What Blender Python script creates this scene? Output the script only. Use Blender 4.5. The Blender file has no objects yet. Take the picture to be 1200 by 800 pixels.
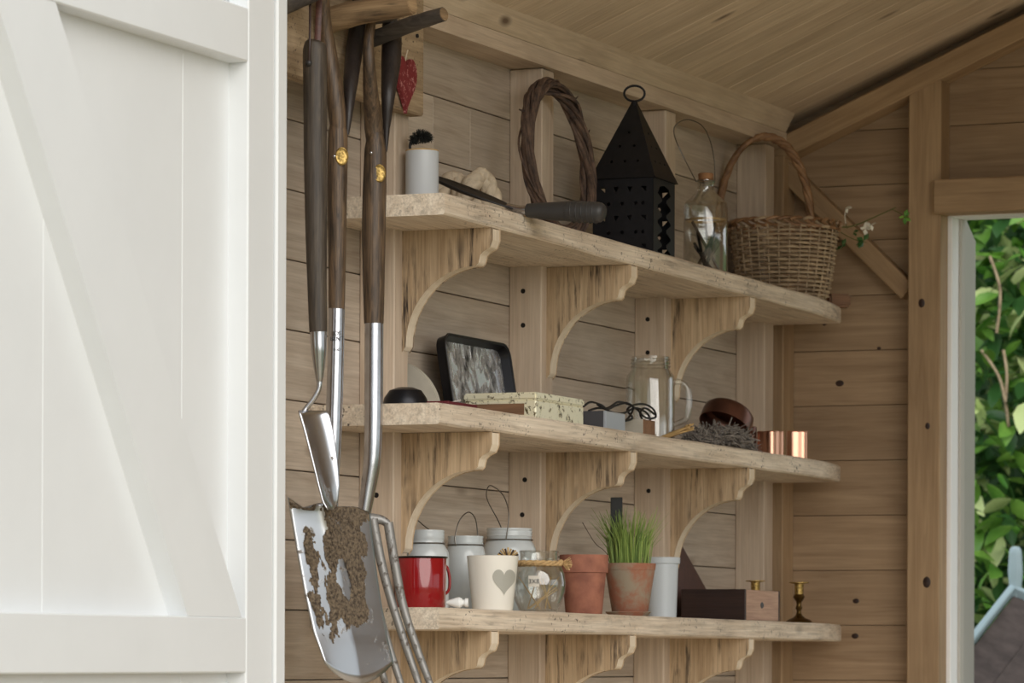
import bpy, bmesh, math, random
from mathutils import Vector, Matrix, noise, geometry
random.seed(7)
SC = bpy.context.scene
COL = SC.collection

# ------------------------------------------------------------------ camera
F_PX = 4643.0; TH = math.atan(1960 / F_PX); ROLL = 0.0038; CX, CY = 600.0, 767.5; EYE = 1.0
cam_d = bpy.data.cameras.new('camera'); cam = bpy.data.objects.new('camera', cam_d); COL.objects.link(cam)
cam.location = (0, 0, EYE)
CAM_M = Matrix.Rotation(TH, 4, 'Z') @ Matrix.Rotation(math.pi / 2, 4, 'X') @ Matrix.Rotation(ROLL, 4, 'Z')
cam.matrix_world = Matrix.Translation((0, 0, EYE)) @ CAM_M
cam_d.sensor_width = 36; cam_d.lens = F_PX / 1200 * 36
cam_d.shift_x = (600 - CX) / 1200; cam_d.shift_y = (CY - 400) / 1200
cam_d.dof.use_dof = True; cam_d.dof.focus_distance = 6.25; cam_d.dof.aperture_fstop = 11.5
cam_d.clip_end = 200
SC.camera = cam

# ------------------------------------------------------------------ world, light, exposure
W = bpy.data.worlds.new('sky'); SC.world = W; W.use_nodes = True
wn = W.node_tree.nodes; wl = W.node_tree.links
wn['Background'].inputs[0].default_value = (0.93, 0.97, 1.0, 1)      # even white overcast
wn['Background'].inputs[1].default_value = 1.1
sun_d = bpy.data.lights.new('sun', 'SUN'); sun_d.energy = 1.9; sun_d.angle = math.radians(50); sun_d.color = (1, 0.95, 0.88)
sun = bpy.data.objects.new('sun', sun_d); COL.objects.link(sun)
sun.rotation_euler = Vector((-0.66, 0.66, -0.36)).to_track_quat('-Z', 'Y').to_euler()
SC.view_settings.view_transform = 'Standard'; SC.view_settings.look = 'None'
SC.view_settings.gamma = 1; SC.view_settings.use_curve_mapping = False
SC.view_settings.exposure = -0.04

# ------------------------------------------------------------------ pixel rays
RV = CAM_M.to_3x3() @ Vector((1, 0, 0)); UV = CAM_M.to_3x3() @ Vector((0, 1, 0)); FV = CAM_M.to_3x3() @ Vector((0, 0, -1))
def ray(u, v): return RV * ((u - CX) / F_PX) + UV * ((CY - v) / F_PX) + FV
def pix(u, v, x=None, y=None, z=None, D=None):
    d = ray(u, v)
    t = x / d.x if x is not None else y / d.y if y is not None else (z - EYE) / d.z if z is not None else D
    return d * t + Vector((0, 0, EYE))
def mpp(p): return (Vector(p) - Vector((0, 0, EYE))).dot(FV) / F_PX
def facing(p): return math.atan2(-p[0], p[1])

# ------------------------------------------------------------------ materials
def s2l(c): return tuple(((x / 255) / 12.92 if x / 255 <= .04045 else ((x / 255 + .055) / 1.055) ** 2.4) for x in c[:3]) + (1,)
class NT:
    def __init__(s, name):
        s.m = bpy.data.materials.new(name); s.m.use_nodes = True
        s.n = s.m.node_tree.nodes; s.l = s.m.node_tree.links; s.b = s.n['Principled BSDF']; s.out = s.n['Material Output']
    def add(s, t, **k):
        n = s.n.new(t)
        for a, b in k.items(): setattr(n, a, b)
        return n
    def link(s, a, b): s.l.new(a, b)
    def coords(s, scale=(1, 1, 1), rnd=True):
        tc = s.add('ShaderNodeTexCoord'); o = tc.outputs['Object']
        if rnd:
            oi = s.add('ShaderNodeObjectInfo'); vm = s.add('ShaderNodeVectorMath', operation='SCALE')
            vm.inputs[0].default_value = (31, 17, 23); s.link(oi.outputs['Random'], vm.inputs['Scale'])
            ad = s.add('ShaderNodeVectorMath', operation='ADD'); s.link(o, ad.inputs[0]); s.link(vm.outputs[0], ad.inputs[1]); o = ad.outputs[0]
        mp = s.add('ShaderNodeMapping'); mp.inputs['Scale'].default_value = scale; s.link(o, mp.inputs['Vector'])
        return mp.outputs[0]
    def noise(s, vec, scale, detail=4, rough=.55, dist=0.0):
        n = s.add('ShaderNodeTexNoise'); n.inputs['Scale'].default_value = scale; n.inputs['Detail'].default_value = detail
        n.inputs['Roughness'].default_value = rough; n.inputs['Distortion'].default_value = dist; s.link(vec, n.inputs['Vector']); return n.outputs[0]
    def ramp(s, fac, stops):
        r = s.add('ShaderNodeValToRGB'); e = r.color_ramp.elements
        while len(e) < len(stops): e.new(.5)
        for q, (p, c) in zip(e, stops): q.position = p; q.color = c if len(c) == 4 else tuple(c) + (1,)
        s.link(fac, r.inputs[0]); return r.outputs[0]
    def mix(s, fac, a, b, mode='MIX'):
        m = s.add('ShaderNodeMix', data_type='RGBA', blend_type=mode)
        for v, i in ((fac, 0), (a, 6), (b, 7)):
            if isinstance(v, (int, float)): m.inputs[i].default_value = v
            elif isinstance(v, tuple): m.inputs[i].default_value = v
            else: s.link(v, m.inputs[i])
        return m.outputs[2]
    def bump(s, h, strength=.3, dist=.01):
        b = s.add('ShaderNodeBump'); b.inputs['Strength'].default_value = strength; b.inputs['Distance'].default_value = dist
        s.link(h, b.inputs['Height']); s.link(b.outputs[0], s.b.inputs['Normal'])
BLK = (0, 0, 0, 1); WHT = (1, 1, 1, 1)
def wood(name, c1, c2, c3, axis='X', scale=1.0, streak=0.0, knots=.5, rough=.65, var=.25, grain=1.0, dots=0.0):
    t = NT(name); ai = 'XYZ'.index(axis)
    def sc(al, ac): v = [ac] * 3; v[ai] = al; return tuple(v)
    a = t.noise(t.coords(sc(1.0 * scale, 13 * scale)), 3.2, 5, .6, 1.2)
    col = t.ramp(a, [(.3, s2l(c2)), (.68, s2l(c1))])
    fine = t.noise(t.coords(sc(5, 210)), 1.6, 3, .6)
    col = t.mix(.5 * grain, col, t.ramp(fine, [(.3, (.5, .47, .43, 1)), (.62, (1.08, 1.08, 1.08, 1))]), 'MULTIPLY')
    big = t.noise(t.coords((3, 3, 3)), 1.5, 3)
    col = t.mix(.55, col, t.ramp(big, [(.3, (.74, .72, .7, 1)), (.7, (1.1, 1.1, 1.1, 1))]), 'MULTIPLY')
    if knots > 0:
        vo = t.add('ShaderNodeTexVoronoi'); vo.inputs['Scale'].default_value = 1.0; t.link(t.coords(sc(5.5, 14)), vo.inputs['Vector'])
        k1 = t.ramp(vo.outputs['Distance'], [(.05, WHT), (.17, BLK)])
        sep = t.add('ShaderNodeSeparateColor'); t.link(vo.outputs['Color'], sep.inputs[0])
        k2 = t.ramp(sep.outputs[0], [(.70, BLK), (.74, (knots,) * 3 + (1,))])
        col = t.mix(t.mix(1.0, k1, k2, 'MULTIPLY'), col, s2l(c3))
    if streak > 0:
        st = t.noise(t.coords(sc(7, 110)), 1.0, 5, .7)
        pt = t.noise(t.coords(sc(9, 16)), 1.0, 3, .6)
        f1 = t.ramp(st, [(.5, BLK), (.62, WHT)]); f2 = t.ramp(pt, [(.42, BLK), (.62, (streak,) * 3 + (1,))])
        col = t.mix(t.mix(1.0, f1, f2, 'MULTIPLY'), col, s2l(c3))
    if dots > 0:
        dn = t.noise(t.coords((150, 150, 150)), 1.0, 2, .6)
        dp = t.noise(t.coords((6, 6, 6)), 1.0, 2, .5)
        f1 = t.ramp(dn, [(.62, BLK), (.68, WHT)]); f2 = t.ramp(dp, [(.42, BLK), (.58, (dots,) * 3 + (1,))])
        col = t.mix(t.mix(1.0, f1, f2, 'MULTIPLY'), col, s2l(c3))
    oi = t.add('ShaderNodeObjectInfo'); mr = t.add('ShaderNodeMapRange'); mr.inputs['To Min'].default_value = 1 - var / 2; mr.inputs['To Max'].default_value = 1 + var / 2
    t.link(oi.outputs['Random'], mr.inputs[0]); h = t.add('ShaderNodeHueSaturation'); t.link(mr.outputs[0], h.inputs['Value']); t.link(col, h.inputs['Color'])
    t.link(h.outputs[0], t.b.inputs['Base Color']); t.b.inputs['Roughness'].default_value = rough
    t.bump(fine, .25 * grain, .002)
    return t.m
def plain(name, c, rough=.5, metal=0.0, mott=.0, mscale=20, bump=0.0, coat=0.0, c2=None, spec=None):
    t = NT(name); col = s2l(c)
    t.b.inputs['Roughness'].default_value = rough; t.b.inputs['Metallic'].default_value = metal
    t.b.inputs['Coat Weight'].default_value = coat
    if spec is not None: t.b.inputs['Specular IOR Level'].default_value = spec
    if mott > 0 or bump > 0:
        n = t.noise(t.coords((1, 1, 1)), mscale, 5, .6)
        d = s2l(c2) if c2 else tuple(x * (1 - mott) for x in col[:3]) + (1,)
        t.link(t.ramp(n, [(.35, d), (.62, col)]), t.b.inputs['Base Color'])
        if bump > 0: t.bump(n, bump, .004)
    else: t.b.inputs['Base Color'].default_value = col
    return t.m
def patchy(name, ca, cb, scale, lo, hi, ra=.5, rb=.5, ma=0., mb=0., bump=0., stretch=(1, 1, 1)):
    t = NT(name); n = t.noise(t.coords(stretch), scale, 6, .65, .3)
    f = t.ramp(n, [(lo, BLK), (hi, WHT)])
    t.link(t.mix(f, s2l(ca), s2l(cb)), t.b.inputs['Base Color'])
    for inp, a, b in (('Roughness', ra, rb), ('Metallic', ma, mb)):
        mr = t.add('ShaderNodeMapRange'); mr.inputs['To Min'].default_value = a; mr.inputs['To Max'].default_value = b; t.link(f, mr.inputs[0]); t.link(mr.outputs[0], t.b.inputs[inp])
    if bump: t.bump(f, bump, .003)
    return t.m
def glass(name, tint=(245, 248, 245), rough=.02):
    t = NT(name); gl = t.add('ShaderNodeBsdfGlossy'); gl.inputs['Roughness'].default_value = rough
    tr = t.add('ShaderNodeBsdfTransparent'); tr.inputs[0].default_value = s2l(tint)
    lw = t.add('ShaderNodeLayerWeight'); lw.inputs['Blend'].default_value = .3
    mr = t.add('ShaderNodeMapRange'); mr.inputs['To Min'].default_value = .06; mr.inputs['To Max'].default_value = .85
    t.link(lw.outputs['Facing'], mr.inputs[0])
    mx = t.add('ShaderNodeMixShader'); t.link(mr.outputs[0], mx.inputs[0]); t.link(tr.outputs[0], mx.inputs[1]); t.link(gl.outputs[0], mx.inputs[2])
    t.link(mx.outputs[0], t.out.inputs[0]); return t.m

M = {}
M['wall'] = wood('pale_plank_wood', (206, 193, 177), (180, 164, 147), (124, 104, 86), knots=.5, var=.18, grain=.6)
M['gable'] = wood('brown_plank_wood', (176, 150, 120), (150, 124, 96), (88, 66, 50), knots=.8, var=.16, grain=.5)
M['gable_frame'] = wood('brown_frame_wood', (182, 154, 120), (158, 130, 98), (72, 56, 46), knots=.5, var=.06, grain=.5)
M['stud'] = wood('stud_wood', (220, 203, 183), (199, 178, 156), (130, 106, 88), knots=.25, var=.10, grain=.6)
M['ceil'] = wood('ceiling_wood', (232, 214, 190), (208, 187, 160), (106, 84, 68), knots=.95, var=.12, grain=.5)
M['shelf'] = wood('reclaimed_shelf_wood', (240, 227, 208), (212, 194, 172), (80, 70, 62), knots=.45, streak=.45, dots=1.0, var=.06, grain=1.0)
M['bracket'] = wood('weathered_bracket_wood', (208, 184, 152), (174, 148, 116), (56, 45, 37), axis='Z', knots=.9, streak=1.0, var=.16, scale=1.2)
M['bracket_cut'] = wood('sawn_bracket_edge', (242, 228, 206), (228, 210, 184), (180, 154, 126), axis='Z', knots=0, var=.06, grain=.4)
M['rack'] = wood('rack_board_wood', (186, 164, 134), (146, 124, 98), (66, 54, 44), knots=.9, streak=.5, dots=.8, var=.1)
M['peg'] = wood('peeled_branch_wood', (180, 152, 116), (124, 98, 70), (52, 42, 34), knots=.3, streak=.7)
M['bark'] = wood('grey_bark', (98, 88, 78), (54, 48, 44), (28, 25, 24), knots=.3, streak=.6, rough=.85)
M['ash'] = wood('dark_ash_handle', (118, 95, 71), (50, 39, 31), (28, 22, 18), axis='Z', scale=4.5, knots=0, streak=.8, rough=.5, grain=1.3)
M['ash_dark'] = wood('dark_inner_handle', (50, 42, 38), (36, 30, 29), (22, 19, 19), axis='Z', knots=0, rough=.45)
M['ash_grey'] = wood('greyed_handle', (92, 81, 68), (54, 46, 40), (34, 28, 24), axis='Z', scale=4.0, knots=0, streak=.5, rough=.55, grain=1.3)
M['darkwood'] = wood('dark_stained_wood', (62, 42, 36), (44, 29, 26), (28, 18, 17), knots=0, rough=.4)
M['redwood'] = wood('red_brown_wood', (96, 60, 50), (72, 44, 38), (46, 28, 26), knots=.2, rough=.5)
M['boxend'] = wood('pinkish_box_end', (206, 172, 150), (178, 144, 124), (96, 72, 62), axis='Y', knots=.6, rough=.6)
M['block'] = wood('small_block_wood', (150, 112, 82), (118, 86, 62), (70, 50, 40), knots=.2)
M['white'] = plain('white_door_paint', (230, 232, 233), .45, mott=.03, mscale=6)
M['frame_white'] = plain('white_frame_paint', (248, 249, 250), .45)
M['greydoor'] = plain('grey_door_paint', (190, 186, 178), .5)
M['steel'] = plain('polished_steel', (200, 200, 204), .2, 1.0, mott=.15, mscale=40)
M['steel_mud'] = patchy('muddy_steel', (190, 190, 196), (92, 76, 60), 26, .56, .62, .26, .95, 1., 0., .6)
M['blade'] = patchy('blade_steel', (205, 207, 212), (120, 112, 104), 38, .6, .66, .28, .7, 1., .3, .2)
M['tine'] = patchy('tine_steel', (150, 148, 145), (92, 80, 70), 70, .54, .64, .5, .9, .6, 0., .4)
M['mud'] = plain('dry_mud', (126, 110, 90), .95, mott=.6, mscale=220, bump=.9, c2=(62, 51, 42))
M['brass'] = plain('brass', (200, 168, 102), .42, 1.0, mott=.6, mscale=260, bump=.3)
M['oldbrass'] = plain('tarnished_brass', (120, 96, 56), .36, 1.0, mott=.55, mscale=40)
M['ink'] = plain('stamped_ink', (40, 38, 38), .6)
M['black'] = plain('black_iron', (34, 34, 38), .5, .4, mott=.3, mscale=60)
M['blackplastic'] = plain('black_plastic', (36, 34, 34), .45)
M['rubber'] = plain('grey_rubber_grip', (54, 52, 51), .5)
M['dark_tray'] = plain('dark_tin', (34, 34, 38), .35, .6)
M['tray_reflection'] = patchy('reflection_patched_tin', (244, 246, 250), (30, 30, 33), 52, .45, .66, .26, .4, .9, .8, .8, (1, 1, .6))  # bright patches painted in for the tin's reflection, broken by black scratches
M['goldtin'] = patchy('gold_printed_tin', (240, 234, 206), (96, 84, 54), 90, .56, .62, .3, .35, .3, .3, .2)
M['goldtop'] = plain('gold_tin_lid', (160, 136, 78), .35, .8, mott=.4, mscale=60)
M['greybox'] = plain('pale_grey_metal', (176, 182, 190), .4, .2)
M['charcoal'] = plain('charcoal_plastic', (74, 74, 78), .5)
M['wire'] = plain('black_cable', (22, 20, 20), .5)
M['steelwire'] = plain('thin_steel_wire', (130, 126, 120), .35, .9)
M['red'] = plain('red_enamel', (138, 16, 22), .12, coat=.5)
M['blackrim'] = plain('black_enamel_rim', (18, 18, 18), .25)
M['whitejar'] = plain('pale_grey_painted_glass', (206, 212, 214), .25, mott=.08, mscale=14, coat=.3)
M['ceramic'] = plain('cream_ceramic', (236, 232, 222), .22, coat=.4)
M['heartgrey'] = plain('grey_heart_glaze', (168, 166, 156), .4)
M['whitecup'] = plain('pale_grey_ceramic', (196, 200, 204), .4)
M['whitetin'] = plain('blue_white_enamel', (206, 214, 220), .35)
M['terra'] = plain('terracotta', (170, 112, 90), .8, mott=.3, mscale=30, bump=.1, c2=(136, 86, 70))
M['terra_old'] = patchy('limescaled_terracotta', (160, 106, 82), (156, 142, 122), 16, .46, .62, .85, .95)
M['soil'] = plain('dark_soil', (46, 38, 30), .95, mott=.5, mscale=120, bump=.8)
M['grass'] = plain('green_grass_blade', (146, 168, 84), .6, mott=.4, mscale=14, c2=(96, 124, 56))
M['slate'] = plain('black_slate', (34, 36, 36), .6)
M['rope'] = plain('jute_rope', (214, 178, 126), .9, mott=.35, mscale=220, bump=.6)
M['cotton'] = plain('cotton_rope', (206, 190, 166), .9, mott=.2, mscale=90, bump=.5)
M['straw'] = plain('dry_straw', (206, 172, 116), .8, mott=.25, mscale=60)
M['twig'] = plain('brown_twig', (92, 74, 60), .8, mott=.45, mscale=60, bump=.4)
M['vine'] = plain('vine_bark', (108, 86, 72), .8, mott=.5, mscale=46, bump=.5, c2=(58, 46, 42))
M['willow'] = plain('pale_willow', (190, 168, 138), .7, mott=.35, mscale=40, c2=(136, 116, 94))
M['willow_brown'] = plain('brown_willow', (164, 126, 90), .55, mott=.4, mscale=30, c2=(116, 84, 58))
M['copper'] = plain('bright_copper', (228, 176, 148), .3, 1.0)
M['oldcopper'] = plain('dark_copper', (122, 86, 74), .32, .8, mott=.35, mscale=24)
M['fibre'] = plain('grey_fibre', (150, 142, 134), .9, mott=.5, mscale=80, c2=(84, 78, 74))
M['stone'] = plain('pale_stone', (188, 182, 168), .9, mott=.14, mscale=26, bump=.15)
M['maroon'] = plain('maroon_cloth', (92, 24, 32), .7)
M['paper'] = plain('paper', (216, 210, 198), .8)
M['cork'] = plain('cork', (168, 122, 84), .9, mott=.3, mscale=90)
M['glass'] = glass('clear_glass', (253, 254, 253))
M['pane'] = glass('window_glass', (250, 252, 252))
M['bulb'] = plain('white_plastic', (232, 232, 230), .35)
M['hearttin'] = patchy('red_patterned_tin', (122, 38, 44), (190, 130, 128), 130, .56, .62, .6, .6)
M['brush'] = plain('dark_bristles', (36, 38, 34), .9, mott=.4, mscale=80)
M['leaf'] = plain('laurel_leaf', (132, 178, 78), .3, mott=.5, mscale=5, c2=(70, 124, 44))
M['leaf_light'] = plain('highlight_laurel_leaf', (214, 232, 160), .35, mott=.25, mscale=5)  # pale leaf tone, stands in for bright highlights on the hedge
M['leaf_dark'] = plain('old_laurel_leaf', (58, 100, 50), .28, mott=.3, mscale=5)
M['petal'] = plain('white_petal', (232, 228, 216), .7)
M['stem'] = plain('green_stem', (98, 104, 58), .7)
M['shingle'] = plain('roof_shingle', (96, 84, 80), .9, mott=.4, mscale=18, bump=.4)
M['blueedge'] = plain('pale_blue_painted_edge', (176, 198, 206), .5)
M['paving'] = plain('bounce_paving', (176, 163, 134), .9, mott=.12, mscale=3)
M['lawn'] = plain('lawn', (92, 112, 60), .95, mott=.3, mscale=8)
M['hole'] = plain('dark_hole', (24, 20, 18), .9)

# ------------------------------------------------------------------ mesh helpers
def finish(bm, name, mat, parent=None, smooth=False, bevel=0.0, mtx=None, seg=1, angle=35):
    if bevel > 0:
        bmesh.ops.bevel(bm, geom=[e for e in bm.edges if e.calc_face_angle(0) > .5], offset=bevel, segments=seg, affect='EDGES', clamp_overlap=True)
    bmesh.ops.recalc_face_normals(bm, faces=bm.faces[:])
    me = bpy.data.meshes.new(name); bm.to_mesh(me); bm.free()
    me.materials.append(M[mat] if isinstance(mat, str) else mat)
    if smooth:
        for p in me.polygons: p.use_smooth = True
        me.set_sharp_from_angle(angle=math.radians(angle))
    return link(name, me, parent, mtx)
def link(name, me, parent=None, mtx=None):
    o = bpy.data.objects.new(name, me); COL.objects.link(o)
    if parent: o.parent = parent
    if mtx is not None: o.matrix_local = mtx
    return o
def thing(name, label, cat, loc=(0, 0, 0), rotz=0.0, group=None):
    o = bpy.data.objects.new(name, None); COL.objects.link(o); o.empty_display_size = .02
    o.location = loc; o.rotation_euler = (0, 0, rotz); tag(o, label, cat, group); return o
def tag(o, label, cat, group=None):
    o['label'] = label; o['category'] = cat
    if group: o['group'] = group
    return o
def struct(o, label=None):
    o['kind'] = 'structure'
    if label: o['label'] = label
    return o
def box(bm, c, s, mtx=None):
    m = Matrix.Translation(c) @ Matrix.Diagonal((s[0], s[1], s[2], 1))
    if mtx is not None: m = mtx @ m
    return bmesh.ops.create_cube(bm, size=1, matrix=m)
def box2(bm, a, b):
    return box(bm, [(a[i] + b[i]) / 2 for i in range(3)], [abs(b[i] - a[i]) for i in range(3)])
def lathe(bm, prof, seg=32, mtx=None):
    rings = []
    for r, z in prof:
        if r <= 1e-6: rings.append([bm.verts.new((0, 0, z))])
        else: rings.append([bm.verts.new((r * math.cos(2 * math.pi * i / seg), r * math.sin(2 * math.pi * i / seg), z)) for i in range(seg)])
    for a, b in zip(rings, rings[1:]):
        for i in range(seg):
            j = (i + 1) % seg
            q = [a[i % len(a)], a[j % len(a)], b[j % len(b)], b[i % len(b)]]
            u = []
            [u.append(x) for x in q if x not in u]
            if len(u) > 2: bm.faces.new(u)
    if mtx is not None: bmesh.ops.transform(bm, matrix=mtx, verts=[v for r in rings for v in r])
def spline(pts, n=8, closed=False):
    P = [Vector(p) for p in pts]; out = []; N = len(P)
    for i in range(N if closed else N - 1):
        g = lambda k: P[k % N] if closed else P[min(max(k, 0), N - 1)]
        p0, p1, p2, p3 = g(i - 1), g(i), g(i + 1), g(i + 2)
        for k in range(n):
            t = k / n
            out.append(.5 * ((2 * p1) + (p2 - p0) * t + (2 * p0 - 5 * p1 + 4 * p2 - p3) * t * t + (3 * p1 - p0 - 3 * p2 + p3) * t ** 3))
    if not closed: out.append(P[-1])
    return out
def tube(bm, pts, r, seg=8, closed=False, flat=(1, 1)):
    P = [Vector(p) for p in pts]; n = len(P); rings = []
    nrm = None
    for i in range(n):
        a = P[(i - 1) % n] if closed else P[max(i - 1, 0)]; b = P[(i + 1) % n] if closed else P[min(i + 1, n - 1)]
        t = (b - a).normalized()
        if nrm is None:
            nrm = t.orthogonal().normalized()
            if abs(t.z) > .7: nrm = (RV - t * RV.dot(t)).normalized()
        nrm = (nrm - t * nrm.dot(t)).normalized(); bi = t.cross(nrm)
        rr = r[min(i * len(r) // n, len(r) - 1)] if isinstance(r, (list, tuple)) else r
        if isinstance(r, (list, tuple)):
            x = i / max(n - 1, 1) * (len(r) - 1); k = min(int(x), len(r) - 2) if len(r) > 1 else 0
            rr = r[k] + (r[k + 1] - r[k]) * (x - k) if len(r) > 1 else r[0]
        rings.append([bm.verts.new(P[i] + nrm * rr * flat[0] * math.cos(2 * math.pi * k / seg) + bi * rr * flat[1] * math.sin(2 * math.pi * k / seg)) for k in range(seg)])
    for i in range(n if closed else n - 1):
        a, b = rings[i], rings[(i + 1) % n]
        for k in range(seg): bm.faces.new((a[k], a[(k + 1) % seg], b[(k + 1) % seg], b[k]))
    if not closed:
        bm.faces.new(rings[0][::-1]); bm.faces.new(rings[-1])
def prism(bm, poly, d0, d1, plane='XZ', mtx=None):
    mp = {'XZ': lambda a, b, d: (a, d, b), 'XY': lambda a, b, d: (a, b, d), 'YZ': lambda a, b, d: (d, a, b)}[plane]
    A = [bm.verts.new(mp(a, b, d0)) for a, b in poly]; B = [bm.verts.new(mp(a, b, d1)) for a, b in poly]
    n = len(poly)
    bm.faces.new(A); bm.faces.new(B[::-1])
    for i in range(n): bm.faces.new((A[i], A[(i + 1) % n], B[(i + 1) % n], B[i]))
    if mtx is not None: bmesh.ops.transform(bm, matrix=mtx, verts=A + B)
def holed(bm, outer, holes, d0, d1, mtx=None):
    loops = [outer] + holes
    tri = geometry.tessellate_polygon([[Vector((a, b, 0)) for a, b in l] for l in loops])
    flat = [p for l in loops for p in l]
    A = [bm.verts.new((a, d0, b)) for a, b in flat]; B = [bm.verts.new((a, d1, b)) for a, b in flat]
    for t in tri:
        try: bm.faces.new([A[i] for i in t]); bm.faces.new([B[i] for i in reversed(t)])
        except ValueError: pass
    k = 0
    for l in loops:
        n = len(l)
        for i in range(n):
            try: bm.faces.new((A[k + i], A[k + (i + 1) % n], B[k + (i + 1) % n], B[k + i]))
            except ValueError: pass
        k += n
    if mtx is not None: bmesh.ops.transform(bm, matrix=mtx, verts=A + B)
def board(name, parent, p0, p1, wdir, w, t, mat, bevel=.0015):
    p0, p1 = Vector(p0), Vector(p1); X = (p1 - p0).normalized(); Y = Vector(wdir); Y = (Y - X * Y.dot(X)).normalized(); Z = X.cross(Y)
    mt = Matrix((X, Y, Z)).transposed().to_4x4(); mt.translation = (p0 + p1) / 2
    bm = bmesh.new(); box(bm, (0, 0, 0), ((p1 - p0).length, w, t))
    return finish(bm, name, mat, parent, False, bevel, mt)
def lathe_ob(name, prof, mat, parent, seg=36, mtx=None, angle=35):
    bm = bmesh.new(); lathe(bm, prof, seg); return finish(bm, name, mat, parent, True, 0, mtx, angle=angle)
def tube_ob(name, pts, r, mat, parent, seg=8, closed=False, flat=(1, 1)):
    bm = bmesh.new(); tube(bm, pts, r, seg, closed, flat); return finish(bm, name, mat, parent, True, angle=60)
def box_ob(name, a, b, mat, parent=None, bevel=.001, seg=1):
    bm = bmesh.new(); box2(bm, a, b); return finish(bm, name, mat, parent, False, bevel, seg=seg)

# ------------------------------------------------------------------ setting
XW, XR, XF = -2.62, -2.56, -2.405          # wall face, stud face, shelf front
YG = 7.49                                  # back gable plank face
PITCH = .423; ZC = 2.062                   # ceiling slope, height at x=-2.53
def zceil(x): return ZC + PITCH * (x + 2.53)
XRIDGE = -0.85; XRIGHT = 0.92; YFRONT = 5.0

g = bmesh.new(); box2(g, (-60, -40, -.30), (60, 60, -.12)); struct(finish(g, 'ground', 'lawn'), 'green lawn around the shed')
g = bmesh.new(); box2(g, (-6, -3, -.13), (6, 4.9, -.06)); struct(finish(g, 'bounce_terrace', 'paving'), 'unseen pale paving added in front of the shed to bounce light')  # unseen slab, added to bounce daylight up into the shed
g = bmesh.new(); box2(g, (-2.7, 4.9, -.12), (1.0, 7.6, 0)); struct(finish(g, 'floor', 'bracket_cut'), 'wooden shed floor')

wl_ = bmesh.new(); box2(wl_, (-2.66, YFRONT, 0), (-2.635, 7.54, 2.1)); wall_left = struct(finish(wl_, 'wall_left', 'wall'), 'pale horizontal plank wall behind the shelves')
zs = 1.8017; rows = [zs - .105 * k for k in range(18)][::-1] + [zs + .105 * k for k in range(1, 4)]
for i, z in enumerate(rows[:-1]):
    z1 = rows[i + 1]
    segs = [YFRONT + .0, 7.53]
    if abs(z - 1.8017) < .01: segs = [YFRONT, 5.87, 6.02, 7.53]
    elif abs(z - 1.9067) < .01: segs = [YFRONT, 5.80, 6.9, 7.53]
    elif i % 3 == 0: segs = [YFRONT, 6.215, 7.53]
    elif i % 3 == 1: segs = [YFRONT, 6.81, 7.53]
    for a, b in zip(segs, segs[1:]):
        board('plank', wall_left, (XW - .0075, a + .0003, (z + z1) / 2), (XW - .0075, b - .0003, (z + z1) / 2), (0, 0, 1), z1 - z - .0018, .015, 'wall', .0009)
stud_y = [5.02, 5.59, 6.187, 6.778, 7.33]
ZST = 1.992
screw_px = {2: [(613, 341), (613, 381), (615, 562), (612, 603)], 3: [(759, 374), (759, 413), (760, 575)], 1: [(441, 580)]}
for i, y in enumerate(stud_y):
    w = .052
    st = board('stud', wall_left, ((XW + XR) / 2, y + w / 2, 0), ((XW + XR) / 2, y + w / 2, ZST + .0088 * (y - 6.15)), (0, 1, 0), w, XR - XW, 'stud', .002)
    for (u, v) in screw_px.get(i, []):
        p = pix(u, v, y=y); q = Vector((p.z - (ZST + .0088 * (y - 6.15)) / 2, -w / 2, (XW + XR) / 2 - p.x))
        bm = bmesh.new(); lathe(bm, [(0, -.001), (.0042, -.001), (.0042, .0006), (0, .0006)], 12, Matrix.Translation(q) @ Matrix.Rotation(math.pi / 2, 4, 'X'))
        finish(bm, 'screw', 'hole', st)

# wall plate and eaves beam along the top of the left wall
def tilt(y): return .0088 * (y - 6.15)
def long_prism(name, poly, y0, y1, mat, lab):
    bm = bmesh.new(); n = len(poly); cxz = ((y0 + y1) / 2)
    A_ = [bm.verts.new((y0 - cxz, -x, z + tilt(y0))) for x, z in poly]; B_ = [bm.verts.new((y1 - cxz, -x, z + tilt(y1))) for x, z in poly]
    bm.faces.new(A_); bm.faces.new(B_[::-1])
    for i in range(n): bm.faces.new((A_[i], A_[(i + 1) % n], B_[(i + 1) % n], B_[i]))
    return struct(finish(bm, name, mat, None, False, .0025, Matrix.Translation((0, cxz, 0)) @ Matrix.Rotation(math.pi / 2, 4, 'Z')), lab)
long_prism('trim_1', [(-2.62, ZST + .001), (-2.55, ZST + .001), (-2.55, ZST + .031), (-2.62, ZST + .031)], YFRONT, 7.48, 'stud', 'pale wall plate along the top of the studs')
long_prism('trim_2', [(-2.62, ZST + .032), (-2.551, ZST + .032), (-2.531, ZC + .001), (-2.62, ZC - .035)], YFRONT, 7.425, 'ceil', 'smooth eaves beam under the sloping ceiling')

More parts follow.
